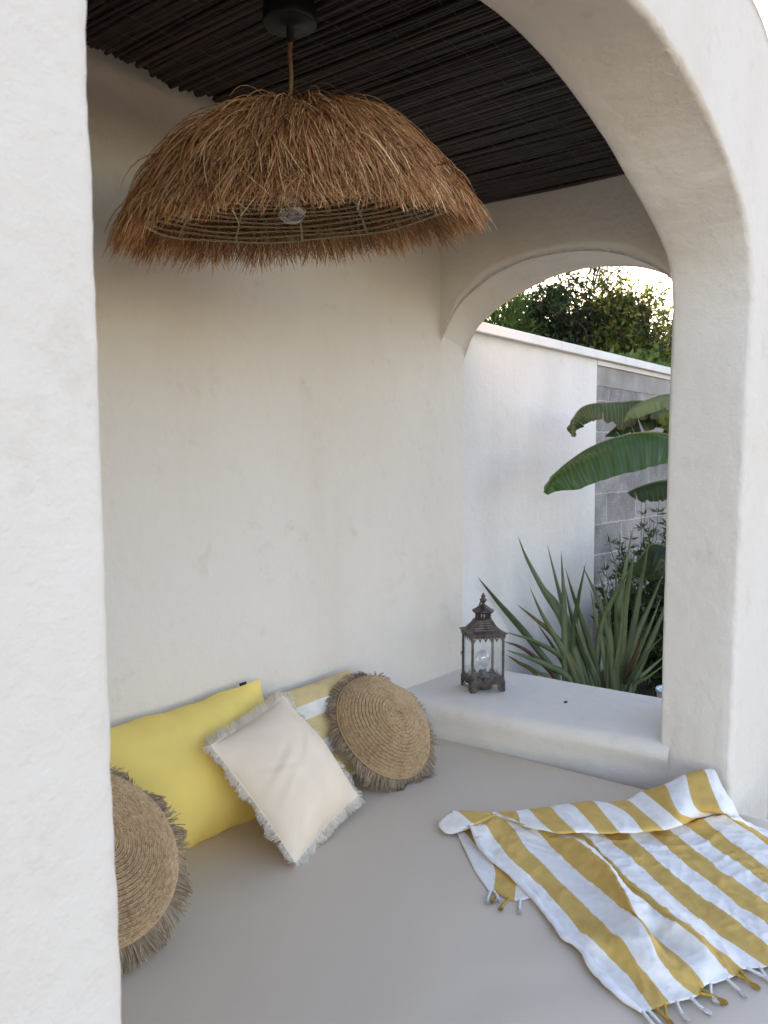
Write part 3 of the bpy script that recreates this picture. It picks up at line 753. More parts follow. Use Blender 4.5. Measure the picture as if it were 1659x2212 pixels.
# ---------------------------------------------------------------- mattress
mx0, mx1, my0, my1, mz0, mz1 = .552, 2.935, .25, 2.205, .30, .415
nx, ny = 150, 130
V = []
for i in range(nx):
    for j in range(ny):
        u, v = i / (nx - 1), j / (ny - 1)
        x, y = mx0 + (mx1 - mx0) * u, my0 + (my1 - my0) * v
        ex = min(x - mx0, mx1 - x, y - my0, my1 - y)
        r = .03
        z = mz1 if ex > r else mz1 - r + math.sqrt(max(0, r * r - (r - ex) ** 2))
        z += .0022 * nz((x, y, 0), 3.1)
        # shallow creases in the cover towards the open front
        f = max(0, min(1, (1.15 - y) / .5))
        z += f * .0050 * math.sin(26 * (x * .45 + y) + 3.5 * nz((x, y, 0), 2.5)) * (.5 + .5 * nz((x, y, 3), 3))
        V.append((x, y, z))
F = grid_faces(nx, ny).tolist()
ring = [i * ny for i in range(nx)] + [(nx - 1) * ny + j for j in range(1, ny)] + [i * ny + ny - 1 for i in range(nx - 2, -1, -1)] + [j for j in range(ny - 2, 0, -1)]
b = len(V)
for k in ring:
    V.append((V[k][0], V[k][1], mz0 + .003))
n = len(ring)
F += [[ring[k], b + k, b + (k + 1) % n, ring[(k + 1) % n]] for k in range(n)]
F.append([b + k for k in range(n)][::-1])
o = mesh('mattress', V, F, M_MATT)
tag(o, 'wide taupe faux leather mattress pad filling the alcove bench', 'mattress')
# ---------------------------------------------------------------- pendant lamp
LX, LY, LZ = 1.551, 1.528, 2.752
lamp = thing('pendant_lamp', 'large shaggy brown raffia dome pendant lamp hanging on a cord', 'pendant lamp', (LX, LY, LZ))
V, F = lathe([(.0005, 0), (.064, 0), (.068, -.004), (.068, -.040), (.066, -.045), (.060, -.047), (.012, -.048), (.010, -.052), (.0095, -.085), (.0085, -.088), (.0005, -.088)], 48)
mesh('ceiling_rose', V, F, M_BLACK, lamp)
n = 60
zz = np.linspace(-.085, -.40, n)
V, F = tube(np.stack([.0012 * np.sin(zz * 60), .0012 * np.cos(zz * 60), zz], axis=1), .0058, 10)
mesh('cord', V, F, M_CORD, lamp)
# dome frame, slightly tilted as it hangs
RD, HD, TOP = .392, .215, -.296
tilt = Matrix.Rotation(R(-4.3), 3, Vector((math.cos(YAW), math.sin(YAW), 0))) @ Matrix.Rotation(R(6.0), 3, Vector((math.sin(YAW), -math.cos(YAW), 0)))
TL = np.array(tilt)
def dome(a, az, grow=0.0):
    """a: angle down the dome (array), az: azimuth (array)"""
    k = np.maximum(a - 1.5, 0)
    s = np.clip(a / 1.5, .02, 1)
    r = RD * s ** .68 + k * .175
    z = -HD * s ** 1.85 - k * .235
    nr, nzv = 1.85 * HD * s ** .85, .68 * RD * s ** -.32
    q = np.sqrt(nr * nr + nzv * nzv)
    nr, nzv = nr / q, nzv / q
    return np.stack([(r + grow * nr) * np.cos(az), (r + grow * nr) * np.sin(az), z + grow * nzv], axis=-1)
def shade_pts(P):
    return P @ TL.T + np.array([0, 0, TOP])
M_FRAME = mat('raffia_twine', (.40, .31, .20), .8, .3, 90)
Vs, Fs, off = [], [], 0
def addt(P, r, sides=5):
    global off
    V, F = tube(shade_pts(P), r, sides)
    Vs.append(V); Fs.append(F + off); off += len(V)
for a in np.concatenate([np.linspace(.30, .70, 5), np.linspace(.76, 1.5, 16)]):
    az = np.linspace(0, 2 * math.pi, 180)
    addt(dome(a + .008 * np.sin(az * 7 + a * 30) + .004 * np.sin(az * 60), az), np.where(a > 1.49, .0026, .0016).item())
    addt(dome(a + .010 + .008 * np.sin(az * 7 + a * 30) - .004 * np.sin(az * 60), az), .0015)
for k in range(12):
    az = k * math.pi / 6 + .21
    addt(dome(np.linspace(.05, 1.5, 30), np.full(30, az)), .0034)
    addt(dome(np.linspace(.05, 1.5, 30), az + .012 * np.sin(np.linspace(0, 60, 30))), .0024)
frame = mesh('shade_frame', np.concatenate(Vs), np.concatenate(Fs), M_FRAME, lamp)
# raffia: tiers of strands tied to every ring
NS, NP = 14500, 8
tier = rng.choice(16, NS, p=np.linspace(.5, 1.5, 16) / np.linspace(.5, 1.5, 16).sum())
a0 = .10 + tier / 15 * 1.30 + rng.uniform(-.05, .05, NS)
az0 = rng.uniform(0, 2 * math.pi, NS)
az0 += .05 * np.sin(az0 * 23 + tier * 2.1)          # tufts
Ls = rng.uniform(.40, .62, NS) * (1 + .2 * (rng.rand(NS) < .05))
last = tier >= 11
Ls = np.minimum(Ls, np.maximum(.13, 1.70 - a0) * rng.uniform(.70, 1.18, NS) * (1 + .10 * np.sin(az0 * 13 + 1) + .09 * np.sin(az0 * 31)))
drift = np.minimum(1, np.sin(a0) * 1.6) * rng.normal(0, .10, NS) / (np.sin(np.minimum(a0, 1.5)) + .25)
lift = np.abs(rng.normal(.014, .012, NS)) + .010 - .004 * (tier / 15)
stray = rng.rand(NS) < .012
lift[stray] += rng.uniform(.015, .04, stray.sum())
curl = rng.normal(0, .035, NS)
P = np.zeros((NS, NP, 3))
for j in range(NP):
    s = j / (NP - 1)
    a = a0 + Ls * s * (1 + .15 * s)
    g = lift * (4 * s * (1 - s) * .4 + .9 * s) + .004 + .012 * (15 - tier) / 15
    P[:, j] = dome(a, az0 + drift * s + curl * s * s, 0)
    base = dome(a, az0 + drift * s + curl * s * s, .05) - P[:, j]
    P[:, j] += base / .05 * g[:, None]
    P[:, j, 2] -= (.006 * s * s) * (1 + rng.normal(0, .1, NS))
rad = rng.uniform(.0006, .0014, NS)
rad[rng.rand(NS) < .12] *= 1.5
V, F = tubes(shade_pts(P), rad, 3, [1, 1, 1, 1, 1, .95, .8, .5])
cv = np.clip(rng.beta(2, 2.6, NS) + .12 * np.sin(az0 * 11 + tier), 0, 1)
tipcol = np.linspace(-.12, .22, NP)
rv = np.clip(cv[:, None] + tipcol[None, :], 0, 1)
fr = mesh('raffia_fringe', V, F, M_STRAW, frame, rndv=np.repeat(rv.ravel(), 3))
# bulb inside
V, F = lathe([(.0005, -.52), (.014, -.519), (.027, -.512), (.036, -.50), (.0405, -.482), (.040, -.465), (.034, -.445), (.024, -.425), (.0165, -.408), (.0145, -.395)], 32, -.014)
bulb = mesh('bulb', V, F, M_BULB, lamp)
V, F = lathe([(.0005, -.396), (.016, -.396), (.017, -.385), (.017, -.335), (.012, -.325), (.006, -.31), (.006, -.295), (.0005, -.295)], 24, -.014)
mesh('bulb_socket', V, F, M_BLACK, lamp)
V, F = lathe([(.0005, -.47), (.004, -.468), (.005, -.45), (.006, -.40), (.0005, -.40)], 12, -.014)
mesh('filament_stem', V, F, mat('pale_glass_stem', (.5, .5, .47), .3), bulb)

# ---------------------------------------------------------------- lantern on the ledge
M3 = Matrix.Rotation(R(-40), 3, 'Z')
lan = thing('lantern', 'antique bronze metal and glass lantern standing on the white ledge', 'lantern', (3.204, 1.962, .5735), rot=M3)
hs = .0775
bm = bmesh.new()
# post/frame members
for sx in (-1, 1):
    for sy in (-1, 1):
        bmp = bmesh.new()
        x, y = sx * (hs - .006), sy * (hs - .006)
        box(bmp, x - .005, x + .005, y - .005, y + .005, .012, .262)
        bmobj('post', bmp, M_BRONZE, lan, bevel=.0012)
# floor tray with rails, and the plain band of teeth below
bm = bmesh.new()
box(bm, -hs + .002, hs - .002, -hs + .002, hs - .002, .048, .053)
bmobj('floor_plate', bm, M_BRONZE, lan)
def trim(name, z0, z1, up, par):
    """pressed metal strip with a toothed band and a row of pointed fleurs"""
    bm = bmesh.new()
    for k in range(4):
        Rk = Matrix.Rotation(k * math.pi / 2, 3, 'Z')
        b2 = bmesh.new()
        box(b2, -hs - .001, hs + .001, hs - .002, hs + .0015, z0, z1)
        nt_ = 26
        for i in range(nt_):
            x = -hs + (i + .5) * 2 * hs / nt_
            box(b2, x - .0019, x + .0019, hs + .0015, hs + .0032, z0 + .002, z1 - .002)
        nf = 6
        for i in range(nf):
            x = -hs + (i + .5) * 2 * hs / nf
            zz0 = z1 if up else z0
            s = 1 if up else -1
            w_ = hs / nf
            h_ = .019
            # open scroll: two little arcs and a pointed leaf
            pts = [(-w_, 0), (-w_ * .55, .0035), (-w_ * .5, .009), (-w_ * .2, .0075), (-w_ * .28, .0125), (0, h_), (w_ * .28, .0125), (w_ * .2, .0075), (w_ * .5, .009), (w_ * .55, .0035), (w_, 0), (w_ * .4, .0), (0, .0045), (-w_ * .4, 0)]
            vf = [b2.verts.new((x + a, hs + .001, zz0 + s * b_)) for a, b_ in pts]
            vb = [b2.verts.new((x + a, hs - .0005, zz0 + s * b_)) for a, b_ in pts]
            b2.faces.new(vf)
            b2.faces.new(vb[::-1])
            for q in range(len(pts)):
                q2 = (q + 1) % len(pts)
                b2.faces.new((vf[q], vb[q], vb[q2], vf[q2]))
        for v in b2.verts:
            v.co = Rk @ v.co
        me = bpy.data.meshes.new('t')
        b2.to_mesh(me)
        b2.free()
        bm.from_mesh(me)
        bpy.data.meshes.remove(me)
    return bmobj(name, bm, M_BRONZE, par)
trim('base_rail', .036, .053, True, lan)
trim('top_frieze', .246, .262, False, lan)
# shell-shaped feet at the corners
for k in range(4):
    Rk = Matrix.Rotation(k * math.pi / 2, 3, 'Z')
    bm = bmesh.new()
    for ax in (0, 1):
        for q in range(7):
            a = q / 6 * math.pi / 2
            L = .034 + .004 * math.sin(a * 2)
            tip = (L * math.sin(a), .0355 - L * math.cos(a))
            d = (math.cos(a) * .0032, math.sin(a) * .0032)
            pts = [(0, .0355), (tip[0] - d[0], tip[1] - d[1]), (tip[0] + d[0], tip[1] + d[1])]
            pts = [(max(p[0], 0), min(max(p[1], 0), .036)) for p in pts]
            f, b_ = [], []
            for px_, pz in pts:
                for lst, dy in ((f, .0025), (b_, -.001)):
                    c = (-hs + px_, hs + dy, pz) if ax == 0 else (-hs - dy, hs - px_, pz)
                    lst.append(bm.verts.new(Rk @ Vector(c)))
            try:
                bm.faces.new(f); bm.faces.new(b_[::-1])
                for i in range(3):
                    bm.faces.new((f[i], b_[i], b_[(i + 1) % 3], f[(i + 1) % 3]))
            except ValueError:
                pass
    bmobj('foot', bm, M_BRONZE, lan)
# glass panes
for k in range(4):
    bm = bmesh.new()
    box(bm, -hs + .012, hs - .012, hs - .010, hs - .008, .056, .252)
    for v in bm.verts:
        v.co = Matrix.Rotation(k * math.pi / 2, 3, 'Z') @ v.co
    bmobj('glass_pane', bm, M_GLASS, lan)
# stepped roof
def frustum(levels):
    V, F = [], []
    for h, z in levels:
        V += [(-h, -h, z), (h, -h, z), (h, h, z), (-h, h, z)]
    for i in range(len(levels) - 1):
        for k in range(4):
            k2 = (k + 1) % 4
            F.append((i * 4 + k, i * 4 + k2, i * 4 + 4 + k2, i * 4 + 4 + k))
    F.append((3, 2, 1, 0))
    F.append(tuple(len(V) - 4 + k for k in range(4)))
    return V, F
V, F = frustum([(.0835, .2622), (.0875, .2637), (.0875, .2662), (.061, .276), (.060, .281), (.054, .285), (.053, .2905), (.047, .295), (.046, .300), (.041, .304), (.040, .310), (.036, .314), (.035, .3185)])
mesh('roof', V, F, M_BRONZE, lan, smooth=False)
# pierced neck, cap, finial, ring
V, F = lathe([(.0005, .3185), (.040, .3185), (.040, .322), (.030, .3225), (.0005, .3225)], 28)
neck = mesh('neck_ring', V, F, M_BRONZE, lan)
bm = bmesh.new()
for k in range(14):
    a = 2 * math.pi * k / 14
    m4 = Matrix.Translation((.034 * math.cos(a), .034 * math.sin(a), .335)) @ Matrix.Rotation(a, 4, 'Z') @ Matrix.Diagonal((.004, .0058, .027, 1))
    bmesh.ops.create_cube(bm, size=1, matrix=m4)
bmobj('neck_grille', bm, M_BRONZE, lan)
V, F = lathe([(.0005, .347), (.038, .347), (.044, .3505), (.050, .357), (.0505, .3595), (.048, .362), (.040, .3665), (.036, .3675), (.033, .371), (.026, .376), (.022, .378), (.0195, .381), (.0005, .381)], 40)
mesh('cap', V, F, M_BRONZE, lan)
V, F = lathe([(.0005, .380), (.014, .381), (.013, .385), (.0075, .388), (.0065, .394), (.012, .399), (.0165, .405), (.0155, .411), (.009, .4155), (.007, .418), (.0105, .423), (.0085, .428), (.0045, .432), (.004, .436), (.0015, .439), (.0005, .4395)], 20)
mesh('finial', V, F, M_BRONZE, lan)
a = np.linspace(0, 2 * math.pi, 40)
ringp = np.stack([.031 * np.cos(a), 0 * a, .031 * np.sin(a) * .75], axis=1)
Rr = np.array(Matrix.Rotation(R(70), 3, 'Z') @ Matrix.Rotation(R(25), 3, 'X') @ Matrix.Rotation(R(10), 3, 'Y'))
V, F = tube(ringp @ Rr.T + np.array([-.006, .010, .401]), .0026, 6)
mesh('carry_ring', V, F, M_BRONZE, lan)
# latch on the left side
V, F = tube(cat_rom([(-hs, .03, .165), (-hs - .012, .03, .168), (-hs - .017, .03, .162), (-hs - .014, .03, .155)], 6), .002, 6)
mesh('latch', V, F, M_BRONZE, lan)
# battery lamp inside: puck below the floor, socket and clear bulb
V, F = lathe([(.0005, .004), (.043, .004), (.044, .007), (.044, .047), (.0005, .047)], 36)
mesh('battery_base', V, F, M_BRONZE, lan)
V, F = lathe([(.0005, .053), (.026, .053), (.024, .058), (.018, .066), (.0165, .074), (.0165, .081), (.0145, .084), (.0005, .084)], 28)
mesh('bulb_holder', V, F, M_BRONZE, lan)
V, F = lathe([(.0125, .082), (.0135, .092), (.018, .104), (.026, .117), (.0315, .132), (.0325, .146), (.029, .161), (.020, .172), (.009, .177), (.0005, .178)], 32)
b = mesh('bulb', V, F, M_BULB, lan)
V, F = tube(cat_rom([(-.004, 0, .084), (-.003, 0, .112), (-.006, 0, .132), (0, .002, .127), (.006, 0, .132), (.003, 0, .112), (.004, 0, .084)], 6), .0004, 5)
mesh('filament', V, F, mat('tungsten_wire', (.8, .8, .8), .4, metal=0), b)

# small dark chip of stone on the ledge
bm = bmesh.new()
bmesh.ops.create_icosphere(bm, subdivisions=2, radius=1)
for v in bm.verts:
    v.co = Vector((v.co.x * .011, v.co.y * .007, v.co.z * .0045)) * (1 + .35 * nz(v.co, 1.7))
o = bmobj('pebble', bm, M_STONE, None, True)
o.location = (3.235, 1.565, .5765)
tag(o, 'tiny dark grey pebble lying on the white ledge', 'pebble')
# ---------------------------------------------------------------- cushions
def frame_rot(ex, ey):
    ex = Vector(ex).normalized()
    ey = Vector(ey)
    ey = (ey - ex * ey.dot(ex)).normalized()
    ez = ex.cross(ey)
    return Matrix((ex, ey, ez)).transposed()

def pillow_surf(s, t, w_, h_, T, side, seed, pinch=.055, wr=.006, expo=.5, creases=(), wave=0):
    x = s * w_ / 2 * (1 - pinch * (1 - t * t) * s * s)
    y = t * h_ / 2 * (1 - pinch * (1 - s * s) * t * t)
    k = max(0, (1 - s * s)) * max(0, (1 - t * t))
    z = T / 2 * k ** expo
    q = (x, y, side * .3)
    # creases run in from the seam and the corners, the middle stays plump
    edge = 1 - min(1, k * 2.2)
    z += side * 0 + k ** .4 * (wr * nz(q, 5.5, seed) + wr * .9 * edge * nz((x * 1.0, y * 1.0, 0), 15, seed + 3) + wr * .25 * nz(q, 30, seed))
    for s0, t0, ang, ln, wd, amp in creases:               # single folds running in from the seam
        ds, dt = (s - s0) * w_ / 2, (t - t0) * h_ / 2
        al, ac = ds * math.cos(ang) + dt * math.sin(ang), -ds * math.sin(ang) + dt * math.cos(ang)
        ac += .003 * math.sin(al * 18)
        if 0 < al < ln:
            q = ac / wd
            z += k ** .3 * amp * .7 * math.sin(al / ln * math.pi) ** .7 * (math.exp(-q * q) - .7 * math.exp(-(q - 1.5) ** 2))
    if wave:
        y += wave * t * t * t * (math.sin(x * 17 + seed) + .6 * math.sin(x * 41)) * (1 - s * s)
    return (x, y, side * z)

def pillow(name, w_, h_, T, m, parent, seed, n=70, uvf=None, bend=None, **kw):
    V, F, uv = [], [], []
    for side in (1, -1):
        b = len(V)
        for i in range(n):
            for j in range(n):
                # denser near the edges
                s = math.sin((i / (n - 1) - .5) * math.pi)
                t = math.sin((j / (n - 1) - .5) * math.pi)
                p = pillow_surf(s, t, w_, h_, T, side, seed, **kw)
                if bend: p = bend(p)
                V.append(p)
                uv.append(uvf(p) if uvf else (s, t))
        F += (grid_faces(n, n, side < 0) + b).tolist()
    o = mesh(name, V, F, m, parent)
    bm = bmesh.new()
    bm.from_mesh(o.data)
    lay = bm.loops.layers.uv.new('UVMap')
    for f in bm.faces:
        for lp in f.loops:
            lp[lay].uv = uv[lp.vert.index]
    bmesh.ops.remove_doubles(bm, verts=bm.verts, dist=.00005)
    bm.to_mesh(o.data)
    bm.free()
    return o

# yellow rectangular cushion against the back wall
w_, h_ = .76, .43
by, bz = 2.035, .432
lean = math.atan2(2.165 - by, .362)
rot = frame_rot((1, 0.0, .026), (0, math.sin(lean), math.cos(lean)))
ctr = Vector((1.655, (by + 2.165) / 2, .612))
yel = thing('cushion', 'plain yellow rectangular cushion leaning against the back wall', 'cushion', ctr, 'scatter cushions on the daybed', rot)
pillow('cover', w_, h_ + .01, .30, M_YELLOW, yel, 4, pinch=.035, wr=.010, expo=.78, wave=.004,
       creases=[(-.35, 1, -1.2, .13, .012, .006), (-.15, 1, -1.7, .10, .010, .005), (.2, 1, -1.4, .12, .012, .005), (.98, .8, 3.6, .16, .012, .006), (.98, -.8, 2.6, .14, .012, .005), (.45, -1, 1.7, .12, .014, .006)])
bm = bmesh.new()
box(bm, .285, .315, h_ / 2 - .014, h_ / 2 + .012, -.0015, .0015)
bmobj('label_tag', bm, mat('black_ribbon', (.01, .01, .012), .7), yel)
# piped seam
def seam_loop(w_, h_, pinch, n=40):
    pts = []
    for s, t in [(-1 + 2 * k / n, -1) for k in range(n)] + [(1, -1 + 2 * k / n) for k in range(n)] + [(1 - 2 * k / n, 1) for k in range(n)] + [(-1, 1 - 2 * k / n) for k in range(n)]:
        pts.append(pillow_surf(s, t, w_, h_, 0, 1, 0, pinch, 0))
    return np.array(pts)

# striped woven cushion, half hidden
M_STRIPE = stripe_mat('woven_bands', [(.80, .77, .71), (.68, .52, .26)], bump_scale=(22, 20))
lean = math.atan2(.19, .325)
rot = frame_rot((1, -.02, .03), (.0, math.sin(lean), math.cos(lean)))
stp = thing('cushion', 'mustard woven cushion with white bands tucked behind the round jute cushion', 'cushion', (2.30, 2.082, .592), 'scatter cushions on the daybed', rot)
# uneven bands: white at two heights and along the bottom edge
def band_uv(p):
    y = (p[1] / .39 + .5)
    edges = [(-.1, 2), (.045, 3), (.06, 3), (.30, 4), (.44, 5), (.70, 6), (.83, 7), (1.1, 8)]
    edges = [(-.1, 0), (.05, 1.0), (.05001, 1.0), (.30, 2.0), (.43, 3.0), (.66, 4.0), (.79, 5.0), (1.15, 6.0)]
    k = np.interp(y, [e[0] for e in edges], [e[1] for e in edges])
    return (k, p[0] * 9)
pillow('cover', .46, .39, .16, M_STRIPE, stp, 9, pinch=.04, wr=.008, uvf=band_uv, expo=.55)

# cream cushion with cotton fringe
K = .978
rot = Matrix(((.964, -.228, .141), (.254, .612, -.749), (.084, .758, .647)))
ctr = Vector((1.792, 1.793, .65)) * 0 + Vector((0, 0, 1.62)) + (Vector((1.920, 1.921, .581)) - Vector((0, 0, 1.62))) * K
cr = thing('cushion', 'square cream velvet cushion with short white fringe standing in front', 'cushion', ctr, 'scatter cushions on the daybed', rot)
cw, chh = .45 * K, .4365 * K
pillow('cover', cw, chh, .21, M_CREAM, cr, 21, pinch=.05, wr=.008, expo=.66,
       creases=[(-1, .35, -.5, .20, .011, .006), (-1, -.05, .35, .22, .012, .007), (-1, -.35, .45, .17, .011, .006), (-.7, 1, -1.1, .13, .010, .006), (.75, 1, -2.0, .12, .010, .006), (.95, .7, 3.6, .12, .010, .005), (-.85, -1, 1.0, .14, .012, .006), (.5, -1, 1.8, .11, .010, .004), (-.25, -.05, .5, .16, .012, .005)])
lp = seam_loop(cw, chh, .05, 60)
V, F = tube(np.concatenate([lp, lp[:1]]), .0022, 6)
mesh('piping', V, F, M_CREAM, cr)
def edge_fringe(lp, per, length, parent, m, rr, seed, clump=6, droop=.25, name='fringe', spread=.5, npt=6):
    r_ = np.random.RandomState(seed)
    n = len(lp)
    d = np.r_[0, np.cumsum(np.linalg.norm(np.diff(np.concatenate([lp, lp[:1]]), axis=0), axis=1))]
    tot = int(d[-1] * per)
    closed = np.concatenate([lp, lp[:1]])
    ctr_ = lp.mean(axis=0)
    u = np.sort(r_.uniform(0, d[-1], tot))
    cl = np.round(u * per / clump) * clump / per            # pull the tips together in tufts
    P = np.zeros((tot, npt, 3))
    pos = np.stack([np.interp(u, d, closed[:, k]) for k in range(3)], axis=1)
    pc = np.stack([np.interp(np.mod(cl, d[-1]), d, closed[:, k]) for k in range(3)], axis=1)
    eps = .004
    tg = np.stack([np.interp(np.mod(u + eps, d[-1]), d, closed[:, k]) - np.interp(np.mod(u - eps, d[-1]), d, closed[:, k]) for k in range(3)], axis=1)
    tg /= np.linalg.norm(tg, axis=1, keepdims=True) + 1e-9
    outv = np.cross(tg, np.array([0, 0, 1.]))
    sgn = np.sign(np.sum(outv * (pos - ctr_), axis=1, keepdims=True))
    outv *= sgn
    L = length * r_.uniform(.7, 1.15, tot)
    side = r_.normal(0, spread * .4, tot)
    zoff = r_.normal(0, .3, tot)
    clz = np.array([.5 * math.sin(c * 37.7) + .4 * math.sin(c * 91.3) for c in cl])
    cls = np.array([.6 * math.sin(c * 53.1) for c in cl])
    for j in range(npt):
        s = j / (npt - 1)
        P[:, j] = pos + outv * (L * s)[:, None] + tg * ((side * .35 + cls * .5) * L * s * s)[:, None] + (pc - pos) * (s * .55)
        P[:, j, 2] += L * s * (zoff * .35 + clz * .45) + L * .03 * np.sin(s * 7 + u * 300)
    V, F = tubes(P, r_.uniform(rr * .7, rr * 1.2, tot), 3)
    return P, V, F, np.repeat(r_.beta(2, 2, tot), npt * 3)
def down_in(parent_rot):
    return np.array(parent_rot.transposed() @ Vector((0, 0, -1)))
P, V, F, rv = edge_fringe(lp, 1500, .030, cr, M_COTTON, .0008, 5, clump=8)
g = down_in(rot)
mesh('fringe', V + 0 * g, F, M_COTTON, cr, rndv=rv)

# round braided jute cushions
def ellipsoid(nr=5, ns=6):
    V, F = [(0, 0, -1)], []
    for i in range(1, nr):
        a = math.pi * i / nr - math.pi / 2
        for k in range(ns):
            b = 2 * math.pi * k / ns
            V.append((math.cos(a) * math.cos(b), math.cos(a) * math.sin(b), math.sin(a)))
    V.append((0, 0, 1))
    for k in range(ns):
        F.append((0, 1 + (k + 1) % ns, 1 + k, 1 + k))
        t = len(V) - 1
        o_ = 1 + (nr - 2) * ns
        F.append((t, o_ + k, o_ + (k + 1) % ns, o_ + (k + 1) % ns))
    for i in range(nr - 2):
        for k in range(ns):
            a, b = 1 + i * ns + k, 1 + i * ns + (k + 1) % ns
            F.append((a, b, b + ns, a + ns))
    return np.array(V, float), F

def jute_cushion(label, ctr, nrm, upv, Rd, T, seed, dents):
    ez = Vector(nrm).normalized()
    ey = Vector(upv)
    ey = (ey - ez * ey.dot(ez)).normalized()
    ex = ey.cross(ez)
    rot = Matrix((ex, ey, ez)).transposed()
    root = thing('cushion', label, 'cushion', ctr, 'scatter cushions on the daybed', rot)
    r_ = np.random.RandomState(seed)
    def rim(a):
        k = 1.0
        for a0, dep_, wd in dents:
            dd = (a - a0 + math.pi) % (2 * math.pi) - math.pi
            k -= dep_ * math.exp(-(dd / wd) ** 2)
        return Rd * k * (1 + .012 * math.sin(3 * a + seed))
    def surf(r, a, side=1):
        """r in 0..1"""
        rr = rim(a) * r
        k = max(0, 1 - r * r)
        z = T / 2 * k ** .55
        z *= 1 + .22 * nz((rr * math.cos(a), rr * math.sin(a), side), 7, seed)
        for a0, dep_, wd in dents:
            dd = (a - a0 + math.pi) % (2 * math.pi) - math.pi
            z -= dep_ * .28 * math.exp(-(dd / wd) ** 2) * (r ** 2) * (1 - r)
        return np.array((rr * math.cos(a), rr * math.sin(a), side * z))
    # inner body
    nr, na = 26, 72
    V, F = [], []
    for side in (1, -1):
        b = len(V)
        for i in range(nr):
            r = math.sin(i / (nr - 1) * math.pi / 2)
            for k in range(na):
                p = surf(r, 2 * math.pi * k / na, side)
                p[2] -= side * .004 * (1 - r)
                V.append(p)
        for i in range(nr - 1):
            for k in range(na):
                k2 = (k + 1) % na
                f = [b + i * na + k, b + i * na + k2, b + (i + 1) * na + k2, b + (i + 1) * na + k]
                F.append(f[::-1] if side > 0 else f)
    body = mesh('cover', V, F, M_JUTE_IN, root)
    # spiral of braid: herring-bone stitches, two rows to a braid turn
    EV, EF = ellipsoid()
    pitch = .0125
    Vs, Fs, cs, off_ = [], [], [], 0
    # arc-length over the dome
    tab_r = np.linspace(0, 1, 400)
    for side in (1,):
        prof_ = np.array([[Rd * r, T / 2 * max(0, 1 - r * r) ** .55] for r in tab_r])
        arc = np.r_[0, np.cumsum(np.linalg.norm(np.diff(prof_, axis=0), axis=1))]
        turn = 0
        s = pitch * .4
        a = r_.uniform(0, 6.28)
        while s < arc[-1] - .002:
            r = float(np.interp(s, arc, tab_r))
            p = surf(r, a, side)
            p2 = surf(r, a + .02, side)
            q2 = surf(min(1, r + .01), a, side)
            tv = p2 - p
            tv /= np.linalg.norm(tv) + 1e-9
            rv_ = q2 - p
            rv_ -= tv * rv_.dot(tv)
            rv_ /= np.linalg.norm(rv_) + 1e-9
            nv = np.cross(tv, rv_) * (1 if side > 0 else 1)
            if nv[2] * side < 0: nv = -nv
            for row in (0, 1):
                ang = (.46 if row == 0 else -.46) + r_.normal(0, .06)
                ax = tv * math.cos(ang) + rv_ * math.sin(ang)
                bx = np.cross(nv, ax)
                c = p + rv_ * (row - .5) * .0056 + tv * (row * .0039) + nv * r_.uniform(-.0008, .0008)
                sz = (.0064 * r_.uniform(.92, 1.1), .0027 * r_.uniform(.9, 1.1), .0036)
                W = c + EV[:, :1] * sz[0] * ax + EV[:, 1:2] * sz[1] * bx + EV[:, 2:3] * sz[2] * nv
                Vs.append(W)
                Fs += [tuple(x + off_ for x in f) for f in EF]
                off_ += len(W)
                cs.append(np.full(len(W), np.clip(r_.beta(7, 7) + .16 * nz((c[0], c[1], 0), 14, seed), 0, 1)))
            step = .0078
            rad_ = max(.004, rim(a) * r)
            da = step / rad_
            a += da
            s += pitch * da / (2 * math.pi)
    V = np.concatenate(Vs)
    F = [tuple(dict.fromkeys(f)) for f in Fs]
    mesh('braid', V, F, M_JUTE, body, rndv=np.concatenate(cs))
    # seam cord and long yarn fringe
    lp = np.array([(rim(a) * math.cos(a), rim(a) * math.sin(a), 0) for a in np.linspace(0, 2 * math.pi, 180, endpoint=False)])
    V, F = tube(np.concatenate([lp, lp[:1]]) * np.array([1.006, 1.006, 1]), .0038, 6)
    mesh('piping', V, F, M_JUTE, root, rndv=np.full(len(V), .55))
    P, V, F, rv = edge_fringe(lp * np.array([.985, .985, 1]) + np.array([0, 0, -.006]), 1250, .047, root, M_JUTE_FR, .00115, seed + 2, clump=14, spread=.6, npt=7)
    # fringe hangs a little under its own weight
    g = down_in(rot)
    n_ = P.shape[1]
    s = np.repeat(np.tile(np.linspace(0, 1, n_), len(P)), 3)
    V = V + (s ** 2 * .016)[:, None] * g[None, :]
    # yarns that would dip into the mattress lie on it
    Rm = np.array(rot)
    Wd = V @ Rm.T + np.array(ctr)
    low = Wd[:, 2] < .4195
    Wd[low, 2] = .4195 + .0035 * np.abs(np.sin(np.arange(low.sum())))
    V = (Wd - np.array(ctr)) @ Rm
    mesh('fringe', V, F, M_JUTE_FR, root, rndv=rv)
    return root
jute_cushion('round braided jute cushion with fringe propped beside the ledge', (2.440, 1.930, .603), (-.055, -.767, .639), (0, 0, 1), .208, .19, 31, [(R(48), .075, .28)])
jute_cushion('round braided jute cushion with fringe half hidden by the left pillar', (1.112, 1.800, .640), (-.012, -.741, .671), (0, 0, 1), .224, .17, 47, [])

